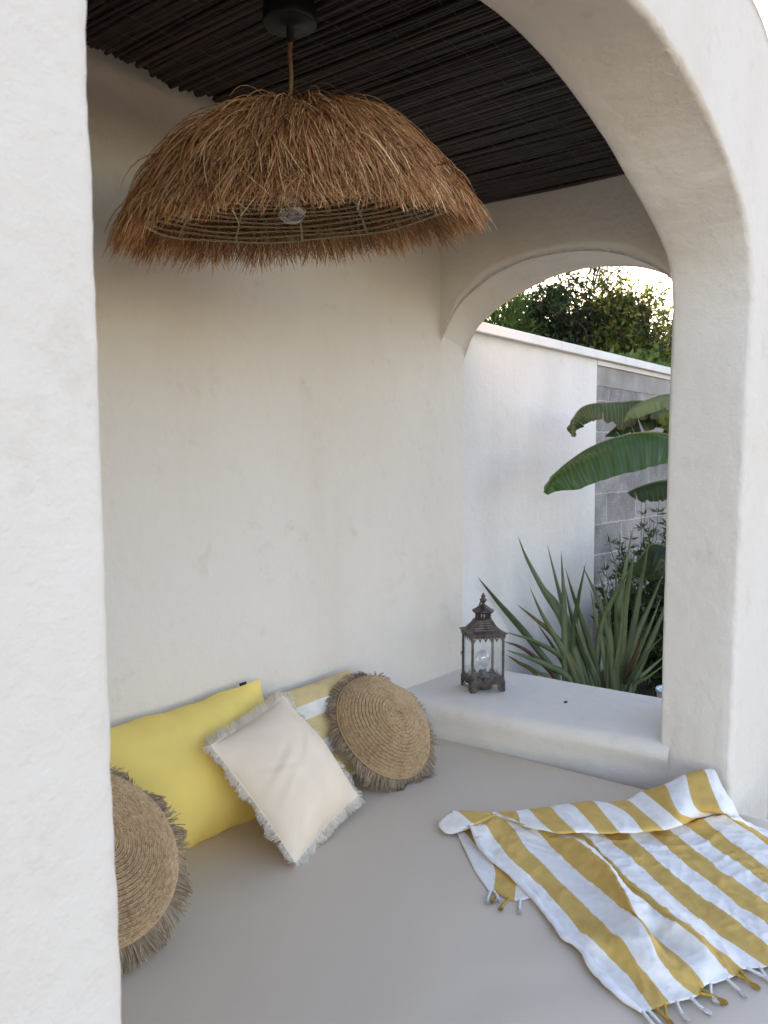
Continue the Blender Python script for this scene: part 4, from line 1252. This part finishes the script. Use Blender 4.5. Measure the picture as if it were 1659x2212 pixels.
# ---------------------------------------------------------------- striped towel
M_TOWEL = stripe_mat('towel_stripes', [(.86, .84, .80), (.66, .425, .125)], bump_scale=(30, 400))
G = np.array(TOWEL)                                      # 16 stripe borders x 25 stations along the cloth
KU, KV = 8, 7
G1 = cat_rom(G, KU)
G2 = np.swapaxes(cat_rom(np.swapaxes(G1, 0, 1), KV), 0, 1)
nu, nv = G2.shape[:2]
tw = thing('towel', 'white and mustard striped towel with tassels lying crumpled on the mattress', 'towel', (2.3, .9, .415))
V = G2.reshape(-1, 3).copy()
uvt = []
for i in range(nu):
    for j in range(nv):
        k = i * nv + j
        p = G2[i, j]
        q = (i / KU * .07, j / KV * .05, 0)
        # pressed-in creases and little puckers
        f = 1 - abs(nz(q, 9, 2))
        f2 = 1 - abs(nz((q[0] * 1.8, q[1], 0), 17, 6))
        dz = .0055 * (f ** 6 - .35) + .004 * (f2 ** 8 - .2) + .0016 * nz(q, 40, 4)
        jm = j / KV
        if jm > 19.2: dz *= .15
        elif jm > 14.5: dz *= .6
        V[k, 2] = max(p[2] + dz, .4222 if jm <= 19.2 else .4168)
        if jm > 19.2 and jm > 20.5: V[k, 2] = min(V[k, 2], .4192)
        uvt.append((i / KU, j / KV))
F = grid_faces(nu, nv)
o = mesh('cloth', V - np.array(tw.location), F, M_TOWEL, tw)
uvl = o.data.uv_layers.new(name='UVMap')
idx = np.empty(len(o.data.loops), dtype=np.int32)
o.data.loops.foreach_get('vertex_index', idx)
uvl.data.foreach_set('uv', np.array(uvt)[idx].ravel())
md = o.modifiers.new('thickness', 'SOLIDIFY')
md.thickness = .0016
md.offset = 0
# hem fold along the two long edges
for side in (0,):
    inn = 3 if side == 0 else nu - 4
    a_ = V.reshape(nu, nv, 3)[side, :, :]
    b_ = V.reshape(nu, nv, 3)[inn, :, :]
    W = np.concatenate([a_ + np.array([0, 0, .0022]), b_ + np.array([0, 0, .0022])])
    Fh = np.array([[k, k + 1, nv + k + 1, nv + k] for k in range(14 * KV)])
    h = mesh('hem', W - np.array(tw.location), Fh, mat('white_cotton_hem', (.86, .85, .84), .85, .08, 25, .3, 300), tw)
    sm = h.modifiers.new('thickness', 'SOLIDIFY')
    sm.thickness = .0012
    sm.offset = 0
# twisted tassels
M_TASW = mat('white_cord', (.80, .79, .77), .85, .15, 200)
M_TASY = mat('mustard_cord', (.56, .34, .06), .85, .25, 200)
def tassel(p, d, yellow, seed):
    r_ = np.random.RandomState(seed)
    d = np.array([d[0], d[1], 0])
    d /= np.linalg.norm(d)
    sd_ = np.array([-d[1], d[0], 0])
    L = r_.uniform(.034, .050)
    bend_ = r_.uniform(-.022, .022)
    ctrl = [p, p + d * L * .35 + sd_ * bend_ * .5, p + d * L * .75 + sd_ * bend_, p + d * L + sd_ * bend_ * 1.1]
    path = cat_rom([np.array([c[0], c[1], max(.4195, p[2] * (1 - k / 3) + .4195 * k / 3)]) for k, c in enumerate(ctrl)], 8)
    Vs, Fs, off_ = [], [], 0
    for ph in (0, 2.09, 4.19):
        t = np.linspace(0, 24, len(path)) + ph
        q = path + np.outer(np.sin(t), sd_) * .0022 + np.outer(np.cos(t), [0, 0, 1]) * .0022
        V, F = tube(q, .0020, 5)
        Vs.append(V); Fs.append(F + off_); off_ += len(V)
    e = path[-1]
    dd = path[-1] - path[-4]
    dd /= np.linalg.norm(dd)
    P = []
    for k in range(34):
        v = r_.normal(0, 1, 3)
        v[2] = abs(v[2]) * .7
        v /= np.linalg.norm(v)
        P.append([e, e + v * .0035 + dd * .002, e + v * .0052 + dd * .007, e + v * .0062 + dd * .014])
    P = np.array(P)
    P[:, :, 2] = np.maximum(P[:, :, 2], .4178)
    V, F = tubes(P, np.full(34, .0013), 4)
    Vs.append(V); Fs.append(F + off_)
    mesh('tassel', np.concatenate(Vs) - np.array(tw.location), np.concatenate(Fs), M_TASY if yellow else M_TASW, tw)
W = V.reshape(nu, nv, 3) if len(V) == nu * nv else None
W = np.array([v.co[:] for v in o.data.vertices]).reshape(nu, nv, 3) + np.array(tw.location)
for i, u in enumerate(np.arange(.28, 15, .5)):
    k = min(nu - 1, int(round(u * KU)))
    d = W[k, 0] - W[k, 4]
    tassel(W[k, 0], d, int(u) % 2 == 1, 100 + i)
for i, u in enumerate((.55, .95, 1.2, 1.75, 2.2, 2.75)):
    k = int(round(u * KU))
    d = W[k, -1] - W[k, -5]
    tassel(W[k, -1], d, int(u) % 2 == 1, 200 + i)
# ---------------------------------------------------------------- garden wall
GY, GZ = 2.246, 2.245
gw = thing('garden_wall', 'white rendered garden wall with pale coping and a bare concrete block stretch', 'wall', (5.5, 2.35, 0))
def gpart(name, V, F, m):
    return mesh(name, np.array(V) - np.array([5.5, 2.35, 0]), F, m, gw, smooth=False)
V, F = slab_grid(XO + .003, 5.02, GY, 2.44, 0, GZ, .08)
V = np.array(V, float)
for i, p in enumerate(V):
    V[i, 1] += .003 * nz(p, 3, 2)
o = gpart('rendered_face', V, F, M_GARDEN)
V, F = slab_grid(5.022, 14, GY + .014, 2.44, 0, GZ - .034, 2)
gpart('block_face', V, F, M_BLOCK)
V, F = slab_grid(5.023, 14, GY + .009, 2.435, 2.085, GZ - .033, 2)
gpart('ring_beam', V, F, mat('smooth_concrete', (.36, .35, .335), .9, .32, 6, .4, 90))
V, F = slab_grid(5.022, 14, GY - .004, 2.43, GZ - .032, GZ - .002, 2)
gpart('mortar_bed', V, F, M_GARDEN)
x = XO + .006
for k, L in enumerate((1.0, .93, 1.0, 1.0, 1.0, 1.0, 1.0, 1.0, 1.0, 1.0)):
    bm = bmesh.new()
    box(bm, x + .0015, x + L - .0015, GY - .035, 2.50, GZ, GZ + .052)
    for v in bm.verts:
        v.co -= Vector((5.5, 2.35, 0))
    bmobj('coping_stone', bm, M_CONC, gw, bevel=.004)
    x += L

# ---------------------------------------------------------------- foliage helpers
def leaf_cloud(name, centers, ups, L, Wd, m, parent, seed, flat=.35, origin=(0, 0, 0), cup=.25):
    """pointed leaf faces: each a folded diamond of two quads"""
    r_ = np.random.RandomState(seed)
    n = len(centers)
    d = ups + r_.normal(0, .55, (n, 3))
    d /= np.linalg.norm(d, axis=1, keepdims=True)
    s = np.cross(d, r_.normal(0, 1, (n, 3)) + np.array([0, 0, 1.2]))
    s /= np.linalg.norm(s, axis=1, keepdims=True) + 1e-9
    nn = np.cross(d, s)
    l = L * r_.uniform(.6, 1.3, n)[:, None]
    w2 = Wd * r_.uniform(.7, 1.2, n)[:, None] / 2
    c = np.asarray(centers)
    V = np.stack([c, c + d * l * .45 + s * w2 + nn * w2 * cup, c + d * l - nn * l * .12, c + d * l * .45 - s * w2 + nn * w2 * cup, c + d * l * .5], axis=1)
    idx = np.arange(n * 5).reshape(n, 5)
    F = np.concatenate([idx[:, [0, 1, 2, 4]], idx[:, [0, 4, 2, 3]]])
    rv = np.repeat(r_.rand(n), 5)
    return mesh(name, V.reshape(-1, 3) - np.array(origin), F, m, parent, smooth=False, rndv=rv)

def limb_set(name, segs, m, parent, origin, sides=5):
    Vs, Fs, off_ = [], [], 0
    for path, r0, r1 in segs:
        path = np.array(path)
        V, F = tubes(np.array([path]), [1.0], sides, np.linspace(r0, r1, len(path)))
        Vs.append(V); Fs.append(F + off_); off_ += len(V)
    return mesh(name, np.concatenate(Vs) - np.array(origin), np.concatenate(Fs), m, parent)

M_BARK = mat('dark_bark', (.055, .042, .034), .9, .4, 20, .5, 40)
M_LEAF_D = strand_mat('dark_leaf', [(0, (.016, .030, .012)), (.6, (.034, .058, .020)), (1, (.065, .09, .026))], .5, .35, .25)
M_LEAF_Y = strand_mat('olive_leaf', [(0, (.045, .062, .016)), (.6, (.10, .12, .028)), (.9, (.17, .17, .04)), (1, (.20, .12, .05))], .5, .35, .35)
M_CONIF = strand_mat('cypress_leaf', [(0, (.035, .075, .018)), (1, (.11, .17, .04))], .6, .25, .3)
M_IVY = strand_mat('climber_leaf', [(0, (.05, .09, .025)), (1, (.14, .18, .06))], .45, .35, .35)

def shrub(name, label, cat, base, top, rx, ry, nb, nl, L, Wd, m, seed, group=None, airy=0.0, low=.2):
    """woody plant: trunk, branching limbs, leaves strung along twigs so that gaps stay open"""
    r_ = np.random.RandomState(seed)
    b = np.array(base, float)
    H = top - b[2]
    root = thing(name, label, cat, base, group)
    segs, tips = [], []
    tr = [b, b + np.array([r_.normal(0, .05), r_.normal(0, .05), H * .35]), b + np.array([r_.normal(0, .1), r_.normal(0, .1), H * .7])]
    segs.append((cat_rom(tr, 6), .05, .025))
    C_, U_ = [], []
    for k in range(nb):
        t = r_.uniform(low, .72)
        st = b + np.array([0, 0, H * t * .9])
        a = r_.uniform(0, 6.283)
        rr = math.sqrt(r_.uniform(.08, 1))
        zz = low + (1 - low) * r_.uniform(0, 1) ** .8
        env = max(.25, math.sin(min(1, (zz - low) / (1 - low) * .85 + .15) * math.pi) ** .6)
        end = b + np.array([math.cos(a) * rx * rr * env, math.sin(a) * ry * rr * env, H * zz * (1 + .05 * r_.normal())])
        mid = (st + end) / 2 + r_.normal(0, .10, 3) + np.array([0, 0, .08 * H])
        path = cat_rom([st, mid, end], 5)
        segs.append((path, .014, .003))
        nt_ = 7
        for q in range(nt_):
            s = r_.uniform(.35, 1.0)
            o_ = path[int(s * (len(path) - 1))]
            dv = r_.normal(0, 1, 3)
            dv[2] = dv[2] * .6 + .5
            dv /= np.linalg.norm(dv)
            ln = r_.uniform(.14, .36) * (1 + airy)
            tw_ = cat_rom([o_, o_ + dv * ln * .55, o_ + dv * ln + np.array([0, 0, -.03])], 3)
            segs.append((tw_, .0035, .0015))
            m_ = max(3, int(nl / nb / nt_))
            for z in range(m_):
                s2 = r_.uniform(.1, 1)
                C_.append(o_ + dv * ln * s2 + r_.normal(0, .028, 3))
                U_.append(dv + np.array([0, 0, -.35]))
    limb_set('trunk', segs, M_BARK, root, base, 4)
    leaf_cloud('crown', np.array(C_), np.array(U_), L, Wd, m, root, seed + 1, origin=base)
    return root

hedge = 'shrubs rising behind the garden wall'
shrub('shrub', 'dense dark evergreen shrub behind the wall next to the cypress', 'shrub', (7.35, 3.95, 0), 3.30, .75, .8, 190, 30000, .060, .028, M_LEAF_D, 3, hedge)
shrub('shrub', 'tall shrub with thin brown twigs in the middle of the hedge', 'shrub', (7.55, 3.62, 0), 3.36, .75, .7, 150, 17000, .060, .026, M_LEAF_D, 13, hedge, .25)
shrub('shrub', 'olive green loose shrub at the centre of the hedge', 'shrub', (7.75, 3.30, 0), 3.30, .65, .7, 150, 18000, .060, .03, M_LEAF_Y, 23, hedge, .1)
shrub('shrub', 'yellowish green shrub with see-through top right of the centre', 'shrub', (7.55, 2.98, 0), 3.16, .55, .55, 130, 14000, .062, .032, M_LEAF_Y, 33, hedge, .2)
shrub('shrub', 'lower leafy shrub at the right end of the visible hedge', 'shrub', (7.3, 2.66, 0), 2.78, .55, .35, 110, 11000, .060, .03, M_LEAF_Y, 43, hedge)
shrub('shrub', 'dark shrub filling in behind the yellowish one', 'shrub', (8.6, 3.75, 0), 3.02, .9, .8, 170, 20000, .065, .032, M_LEAF_D, 53, hedge)
shrub('shrub', 'dark low shrub deep behind the right end of the hedge', 'shrub', (8.7, 3.05, 0), 2.80, .9, .6, 160, 19000, .065, .032, M_LEAF_D, 63, hedge)

# bright cypress at the left end of the gap
base = (6.72, 3.97, 0)
cy = thing('cypress', 'bright green feathery cypress beside the arch', 'conifer', base)
r_ = np.random.RandomState(77)
segs, C_, U_ = [(np.array([(6.72, 3.97, z) for z in np.linspace(0, 2.85, 10)]), .05, .01)], [], []
for k in range(260):
    z = r_.uniform(1.5, 3.2)
    rr = .62 * (1 - (z / 3.4) ** 2.2) + .1
    a = r_.uniform(0, 6.283)
    st = np.array((6.72, 3.97, z - .25))
    end = np.array((6.72 + math.cos(a) * rr, 3.97 + math.sin(a) * rr, z + r_.uniform(0, .12)))
    path = cat_rom([st, (st + end) / 2 + np.array([0, 0, -.05]), end], 6)
    segs.append((path, .006, .002))
    for s in np.linspace(.35, 1, 15):
        o_ = path[int(s * (len(path) - 1))]
        dv = end - st
        dv /= np.linalg.norm(dv)
        for q in range(4):
            C_.append(o_ + r_.normal(0, .022, 3))
            U_.append(dv * .8 + r_.normal(0, .4, 3) + np.array([0, 0, .35]))
limb_set('trunk', segs, M_BARK, cy, base, 4)
leaf_cloud('crown', np.array(C_), np.array(U_), .075, .011, M_CONIF, cy, 78, origin=base)

# bare weeping twigs above the hedge
base = (8.0, 3.72, 0)
bt = thing('bare_tree', 'thin almost leafless tree with weeping grey twigs above the hedge', 'tree', base)
r_ = np.random.RandomState(91)
segs = [(cat_rom([(8.0, 3.72, 0), (8.03, 3.7, 1.8), (7.95, 3.66, 3.1), (7.9, 3.5, 3.75)], 8), .022, .006)]
C_, U_ = [], []
for k in range(30):
    st = np.array((7.93, 3.6, r_.uniform(2.7, 3.7)))
    a = r_.uniform(0, 6.283)
    e = st + np.array((math.cos(a) * r_.uniform(.3, .75), math.sin(a) * r_.uniform(.3, .8), r_.uniform(.05, .4)))
    path = cat_rom([st, (st + e) / 2 + np.array((0, 0, .1)), e], 8)
    segs.append((path, .008, .003))
    for q in range(16):
        o_ = path[r_.randint(5, len(path))]
        v = r_.normal(0, .5, 3)
        L = r_.uniform(.2, .45)
        tw_ = cat_rom([o_, o_ + v * L * .35 + np.array((0, 0, .02)), o_ + v * L * .55 + np.array((0, 0, -L * .75))], 5)
        segs.append((tw_, .0022, .0012))
        if r_.rand() < .35:
            C_.append(tw_[-1]); U_.append(np.array((0, 0, -1.)))
            C_.append(tw_[7]); U_.append(np.array((.3, 0, -.6)))
limb_set('trunk', segs, M_BARK, bt, base, 4)
leaf_cloud('crown', np.array(C_), np.array(U_), .05, .02, M_LEAF_Y, bt, 92, origin=base)

# climber spilling over the coping
base = (6.5, 2.62, 0)
iv = thing('climber', 'small patch of light green climber spilling over the coping', 'climbing plant', base)
r_ = np.random.RandomState(95)
C_ = np.stack([r_.uniform(6.0, 7.6, 700), r_.uniform(2.44, 2.75, 700), 2.30 + np.abs(r_.normal(0, .055, 700))], axis=1)
C_[:, 2] += .05 * np.sin(C_[:, 0] * 9)
leaf_cloud('foliage', C_, np.tile(np.array((-.5, -.6, .5)), (700, 1)), .075, .055, M_IVY, iv, 96, origin=base)
limb_set('stem', [(cat_rom([(6.5, 2.62, 0), (6.45, 2.6, 1.2), (6.6, 2.58, 2.3), (7.2, 2.6, 2.33)], 6), .015, .005)], M_BARK, iv, base)

# ---------------------------------------------------------------- banana plant
def leaf_mat(name, top, rib, rough=.38, edge=None):
    m = bpy.data.materials.new(name)
    m.use_nodes = True
    n, l = m.node_tree.nodes, m.node_tree.links
    p = n['Principled BSDF']
    p.inputs['Roughness'].default_value = rough
    p.inputs['Specular IOR Level'].default_value = .4
    u = n.new('ShaderNodeUVMap')
    wv = n.new('ShaderNodeTexWave')
    wv.inputs['Scale'].default_value = 1
    wv.inputs['Distortion'].default_value = 1.2
    wv.inputs['Detail'].default_value = 2
    mp = n.new('ShaderNodeMapping')
    mp.inputs['Scale'].default_value = (11, .4, 1)
    l.new(u.outputs[0], mp.inputs[0])
    l.new(mp.outputs[0], wv.inputs['Vector'])
    r = n.new('ShaderNodeValToRGB')
    r.color_ramp.elements[0].color = (*top, 1)
    r.color_ramp.elements[0].position = .86
    r.color_ramp.elements[1].color = (*rib, 1)
    r.color_ramp.elements[1].position = .97
    l.new(wv.outputs['Fac'], r.inputs[0])
    tc = n.new('ShaderNodeTexCoord')
    t = n.new('ShaderNodeTexNoise')
    t.inputs['Scale'].default_value = 9
    t.inputs['Detail'].default_value = 5
    l.new(tc.outputs['Object'], t.inputs[0])
    x = n.new('ShaderNodeMixRGB')
    x.blend_type = 'MULTIPLY'
    x.inputs[0].default_value = .7
    l.new(r.outputs[0], x.inputs[1])
    l.new(t.outputs['Fac'], x.inputs[2])
    # dried brown margin
    s = n.new('ShaderNodeSeparateXYZ')
    l.new(u.outputs[0], s.inputs[0])
    ad = n.new('ShaderNodeMath')
    ad.operation = 'MULTIPLY_ADD'
    ad.inputs[1].default_value = .35
    l.new(t.outputs['Fac'], ad.inputs[0])
    l.new(s.outputs[1], ad.inputs[2])
    g = n.new('ShaderNodeMapRange')
    g.inputs[1].default_value = edge or 1.17
    g.inputs[2].default_value = (edge or 1.17) + .06
    l.new(ad.outputs[0], g.inputs[0])
    y = n.new('ShaderNodeMixRGB')
    y.inputs[2].default_value = (.075, .045, .025, 1)
    l.new(g.outputs[0], y.inputs[0])
    l.new(x.outputs[0], y.inputs[1])
    l.new(y.outputs[0], p.inputs['Base Color'])
    b = n.new('ShaderNodeBump')
    b.inputs['Strength'].default_value = .22
    b.inputs['Distance'].default_value = .004
    l.new(wv.outputs['Fac'], b.inputs['Height'])
    l.new(b.outputs[0], p.inputs['Normal'])
    tr = n.new('ShaderNodeBsdfTranslucent')
    tr.inputs[0].default_value = (top[0] * 2.2, top[1] * 2.2, top[2] * 1.0, 1)
    mx = n.new('ShaderNodeMixShader')
    mx.inputs[0].default_value = .22
    l.new(p.outputs[0], mx.inputs[1])
    l.new(tr.outputs[0], mx.inputs[2])
    l.new(mx.outputs[0], n['Material Output'].inputs[0])
    return m
M_BAN = leaf_mat('banana_leaf', (.036, .098, .016), (.068, .14, .036), .32)
M_BAN2 = leaf_mat('banana_leaf_dry', (.045, .085, .024), (.15, .17, .09), .5, 1.02)
M_BANP = leaf_mat('banana_leaf_pale', (.14, .21, .10), (.22, .29, .16), .45)
M_BANY = leaf_mat('banana_leaf_young', (.13, .20, .02), (.18, .26, .04), .45)
M_BAND = leaf_mat('banana_leaf_dark', (.025, .055, .020), (.05, .08, .04), .5, 1.08)
M_STEM = mat('green_stem', (.12, .16, .06), .5, .3, 12, .2, 40)

ban = thing('banana_plant', 'banana plant with big drooping torn leaves in front of the block wall', 'banana plant', (4.62, 1.33, .22))
BO = np.array(ban.location)
def banana_leaf(path, wn, wf, m, seed, tears=0, droop=1.25, wtip=.25, rag=.0, peak=.5):
    """path: midrib from stalk to tip; wn / wf: width of the near (hanging) and far half"""
    r_ = np.random.RandomState(seed)
    mid = resample(cat_rom(path, 10), 90)
    n = len(mid)
    t = np.linspace(0, 1, n)
    T = np.gradient(mid, axis=0)
    T /= np.linalg.norm(T, axis=1, keepdims=True)
    side = np.cross(T, np.array([0, 0, 1.]))
    side /= np.linalg.norm(side, axis=1, keepdims=True) + 1e-9
    vdir = np.array([math.cos(YAW), math.sin(YAW), 0])
    flip = np.sign((side @ vdir).mean())
    side = -side * flip                                   # near side faces the seat
    dn = np.array([0, 0, -1.]) - T * (T @ np.array([0, 0, -1.]))[:, None]
    dn /= np.linalg.norm(dn, axis=1, keepdims=True) + 1e-9
    Vs, Fs, UV, off_ = [], [], [], 0
    for sgn, wd, dr in ((1, wn, droop), (-1, wf, droop * .35)):
        cuts = [0, n - 1]
        if tears:
            cuts = sorted(set([0, n - 1] + list(r_.randint(6, n - 5, tears if sgn > 0 else tears // 2))))
        for c0_, c1_ in zip(cuts[:-1], cuts[1:]):
            if c1_ - c0_ < 2: continue
            ks = np.arange(c0_, c1_ + 1)
            extra = r_.normal(0, .16) if tears else 0
            lf = 1 + (r_.uniform(-.35, .05) if tears else 0)
            M_ = 12
            grid_ = []
            for k in ks:
                wk = wd * (math.sin(math.pi * (t[k] * .86 + .10) ** (.9 if peak <= .5 else 1.3)) ** .55) * (1 if t[k] < .8 else max(.02, 1 - ((t[k] - .8) / .2) ** 2.2 * (1 - wtip)))
                e = (k - c0_) / (c1_ - c0_)
                gap = 1 - .10 * (abs(e - .5) * 2) ** 6 * (1 if tears else 0)
                wk *= lf * gap * (1 + .05 * nz((t[k] * 6, seed, 0), 1) + (rag * nz((t[k] * 40, seed, 3), 1) if rag else 0))
                row = []
                p = mid[k].copy()
                for q in range(M_ + 1):
                    f = q / M_
                    ang = (dr + extra) * min(1, .35 + f * 1.3)
                    if q: p = p + (side[k] * sgn * math.cos(ang) + dn[k] * math.sin(ang) - T[k] * -.18) * wk / M_
                    ripple = .006 * math.sin(t[k] * 70 + seed) * f * f
                    row.append(p + side[k] * ripple)
                    UV.append((t[k], f))
                grid_.append(row)
            Vs.append(np.array(grid_).reshape(-1, 3))
            f_ = grid_faces(len(ks), M_ + 1) + off_
            Fs.append(f_)
            off_ += len(Vs[-1])
    o = mesh('leaf', np.concatenate(Vs) - BO, np.concatenate(Fs), m, ban)
    uvl = o.data.uv_layers.new(name='UVMap')
    idx = np.empty(len(o.data.loops), dtype=np.int32)
    o.data.loops.foreach_get('vertex_index', idx)
    uvl.data.foreach_set('uv', np.array(UV)[idx].ravel())
    V, F = tubes(np.array([mid - BO + np.array([0, 0, .001])]), [1.0], 6, np.linspace(.0085, .002, n))
    mesh('midrib', V, F, M_STEM, o)
    return o
stem_top = np.array((4.62, 1.33, 1.5))
def with_stalk(p):
    return [tuple(stem_top + np.array((0, 0, -.25))), tuple((stem_top + np.array(p[0])) / 2 + np.array((0, 0, .10)))] + list(p)
def leaf_on(i, *a, **k):
    p = BANANA[i]
    st = cat_rom([tuple(stem_top + np.array((0, 0, -.2))), tuple((stem_top + np.array(p[0])) / 2 + np.array((0, 0, .02))), p[0]], 8)
    o = banana_leaf(p, *a, **k)
    V, F = tubes(np.array([st - BO]), [1.0], 8, np.linspace(.02, .0085, len(st)))
    mesh('stalk', V, F, M_STEM, o)
leaf_on(0, .20, .12, M_BAN, 1, wtip=.3, droop=1.30)
leaf_on(1, .17, .10, M_BAN2, 2, tears=9, rag=.10, droop=1.2, wtip=.45)
leaf_on(2, .13, .10, M_BANP, 3, tears=2, rag=.04, droop=1.1)
leaf_on(3, .15, .12, M_BAND, 4, tears=8, rag=.06, droop=1.25)
leaf_on(4, .12, .06, M_BANY, 5, tears=2, droop=1.2)
leaf_on(5, .13, .05, M_BAND, 6, tears=5, rag=.12, droop=1.3)
leaf_on(6, .19, .12, M_BAND, 8, droop=1.2)
leaf_on(7, .06, .04, M_BAN2, 9, tears=3, droop=1.3)
V, F = tubes(np.array([[(4.62, 1.33, .2), (4.62, 1.33, .6), (4.62, 1.33, 1.0), (4.62, 1.33, 1.5), (4.63, 1.32, 1.75)]]) - BO, [1.0], 14, [.10, .085, .075, .06, .03])
mesh('stem', V, F, M_STEM, ban)

# ---------------------------------------------------------------- flax clumps with sword leaves
M_FLAX = [leaf_mat('flax_leaf', (.205, .27, .135), (.26, .325, .18), .42, 3),
          leaf_mat('flax_leaf_dark', (.125, .175, .085), (.165, .215, .115), .42, 3),
          leaf_mat('flax_leaf_yellow', (.20, .19, .04), (.26, .24, .08), .45, 3),
          leaf_mat('flax_leaf_dry', (.17, .105, .06), (.22, .14, .09), .6, 3)]
def flax(data, origin, label, kinds, seed):
    root = thing('flax_plant', label, 'flax plant', origin, 'flax clumps beside the ledge')
    r_ = np.random.RandomState(seed)
    for i, p in enumerate(data):
        mid = resample(cat_rom(p, 8), 26)
        n = len(mid)
        T = np.gradient(mid, axis=0)
        T /= np.linalg.norm(T, axis=1, keepdims=True)
        yaw = r_.uniform(-.7, .7)
        v = np.array([math.cos(YAW + yaw), math.sin(YAW + yaw), .1])
        s = np.cross(T, v)
        s /= np.linalg.norm(s, axis=1, keepdims=True)
        nn = np.cross(s, T)
        L = np.linalg.norm(mid[-1] - mid[0])
        W = .0245 * min(1, .55 + L * .45) * r_.uniform(.85, 1.1)
        t = np.linspace(0, 1, n)
        wk = W * np.minimum(1, (.62 + .6 * t)) * np.minimum(1, ((1 - t) / .55) ** .8 + .004)
        V, UV = [], []
        for k in range(n):
            for q in (-1, -.5, 0, .5, 1):
                V.append(mid[k] + s[k] * q * wk[k] + nn[k] * (abs(q) * wk[k] * .45))
                UV.append((q * .11, t[k]))
        o = mesh('leaf', np.array(V) - np.array(origin), grid_faces(n, 5), M_FLAX[kinds.get(i, 0 if r_.rand() < .6 else 1)], root)
        uvl = o.data.uv_layers.new(name='UVMap')
        idx = np.empty(len(o.data.loops), dtype=np.int32)
        o.data.loops.foreach_get('vertex_index', idx)
        uvl.data.foreach_set('uv', np.array(UV)[idx].ravel())
        md = o.modifiers.new('thickness', 'SOLIDIFY')
        md.thickness = .0016
    return root
flax(FLAX_A, (4.15, 1.85, .22), 'flax clump with long leaves fanning left over the ledge behind the lantern', {6: 2, 8: 3, 13: 2, 5: 0}, 5)
flax(FLAX_B, (4.18, 1.68, .22), 'upright flax clump with sword leaves next to the right pillar', {5: 2, 11: 3}, 6)

# ---------------------------------------------------------------- undergrowth by the block wall
M_STEM_D = mat('dark_green_stem', (.05, .07, .03), .7)
def herb(name, label, cat, base, stems, H, spread, L, Wd, m, seed, per=16):
    root = thing(name, label, cat, base)
    r_ = np.random.RandomState(seed)
    segs, C_, U_ = [], [], []
    b = np.array(base, float)
    for k in range(stems):
        a = r_.uniform(0, 6.283)
        e = b + np.array((math.cos(a) * spread * r_.rand(), math.sin(a) * spread * r_.rand() * .6, H * r_.uniform(.55, 1)))
        p = cat_rom([b + r_.normal(0, .03, 3) * np.array((1, 1, 0)), (b + e) / 2 + r_.normal(0, .03, 3), e], 8)
        segs.append((p, .004, .0012))
        for q in range(per):
            s = r_.uniform(.25, 1)
            o_ = p[int(s * (len(p) - 1))]
            aa = r_.uniform(0, 6.283)
            C_.append(o_)
            U_.append(np.array((math.cos(aa), math.sin(aa), .5)) * 1.6)
    limb_set('stem', segs, M_STEM_D, root, base, 4)
    leaf_cloud('foliage', np.array(C_), np.array(U_), L, Wd, m, root, seed + 1, origin=base)
    return root
M_HERB = strand_mat('herb_leaf', [(0, (.025, .045, .018)), (1, (.06, .09, .03))], .5, .3, .2)
M_UNDER = strand_mat('undergrowth_leaf', [(0, (.012, .022, .010)), (1, (.035, .055, .022))], .5, .3, .1)
herb('herb', 'narrow leaved herb with wispy stems in front of the block wall', 'herb', (4.78, 1.93, .22), 34, 1.02, .28, .055, .012, M_HERB, 61, 60)
herb('herb', 'bushier narrow leaved herb rising behind the big banana leaf', 'herb', (5.0, 1.80, .22), 34, 1.16, .24, .055, .013, M_HERB, 64, 60)
herb('bush', 'dark low bush under the banana leaves behind the upright flax', 'bush', (4.80, 1.72, .22), 40, .66, .40, .085, .030, M_UNDER, 67, 26)
herb('bush', 'very dark leafy bush at the foot of the block wall', 'bush', (5.05, 1.95, .22), 40, .62, .50, .09, .035, M_UNDER, 70, 26)

# small white and teal tub glimpsed past the pillar
tub = thing('garden_tub', 'small white tub with teal rim glimpsed between ledge and right pillar', 'tub', (4.043, 1.378, .22))
V, F = lathe([(.0005, 0), (.07, 0), (.082, .25), (.086, .255), (.082, .262), (.076, .255), (.066, .02), (.0005, .02)], 28)
mesh('body', V, F, mat('white_plastic', (.7, .74, .76), .4), tub)
V, F = lathe([(.0865, .250), (.089, .252), (.089, .262), (.0865, .266), (.083, .2645), (.0835, .256)], 28)
mesh('rim', V, F, mat('teal_plastic', (.30, .45, .47), .4), tub)
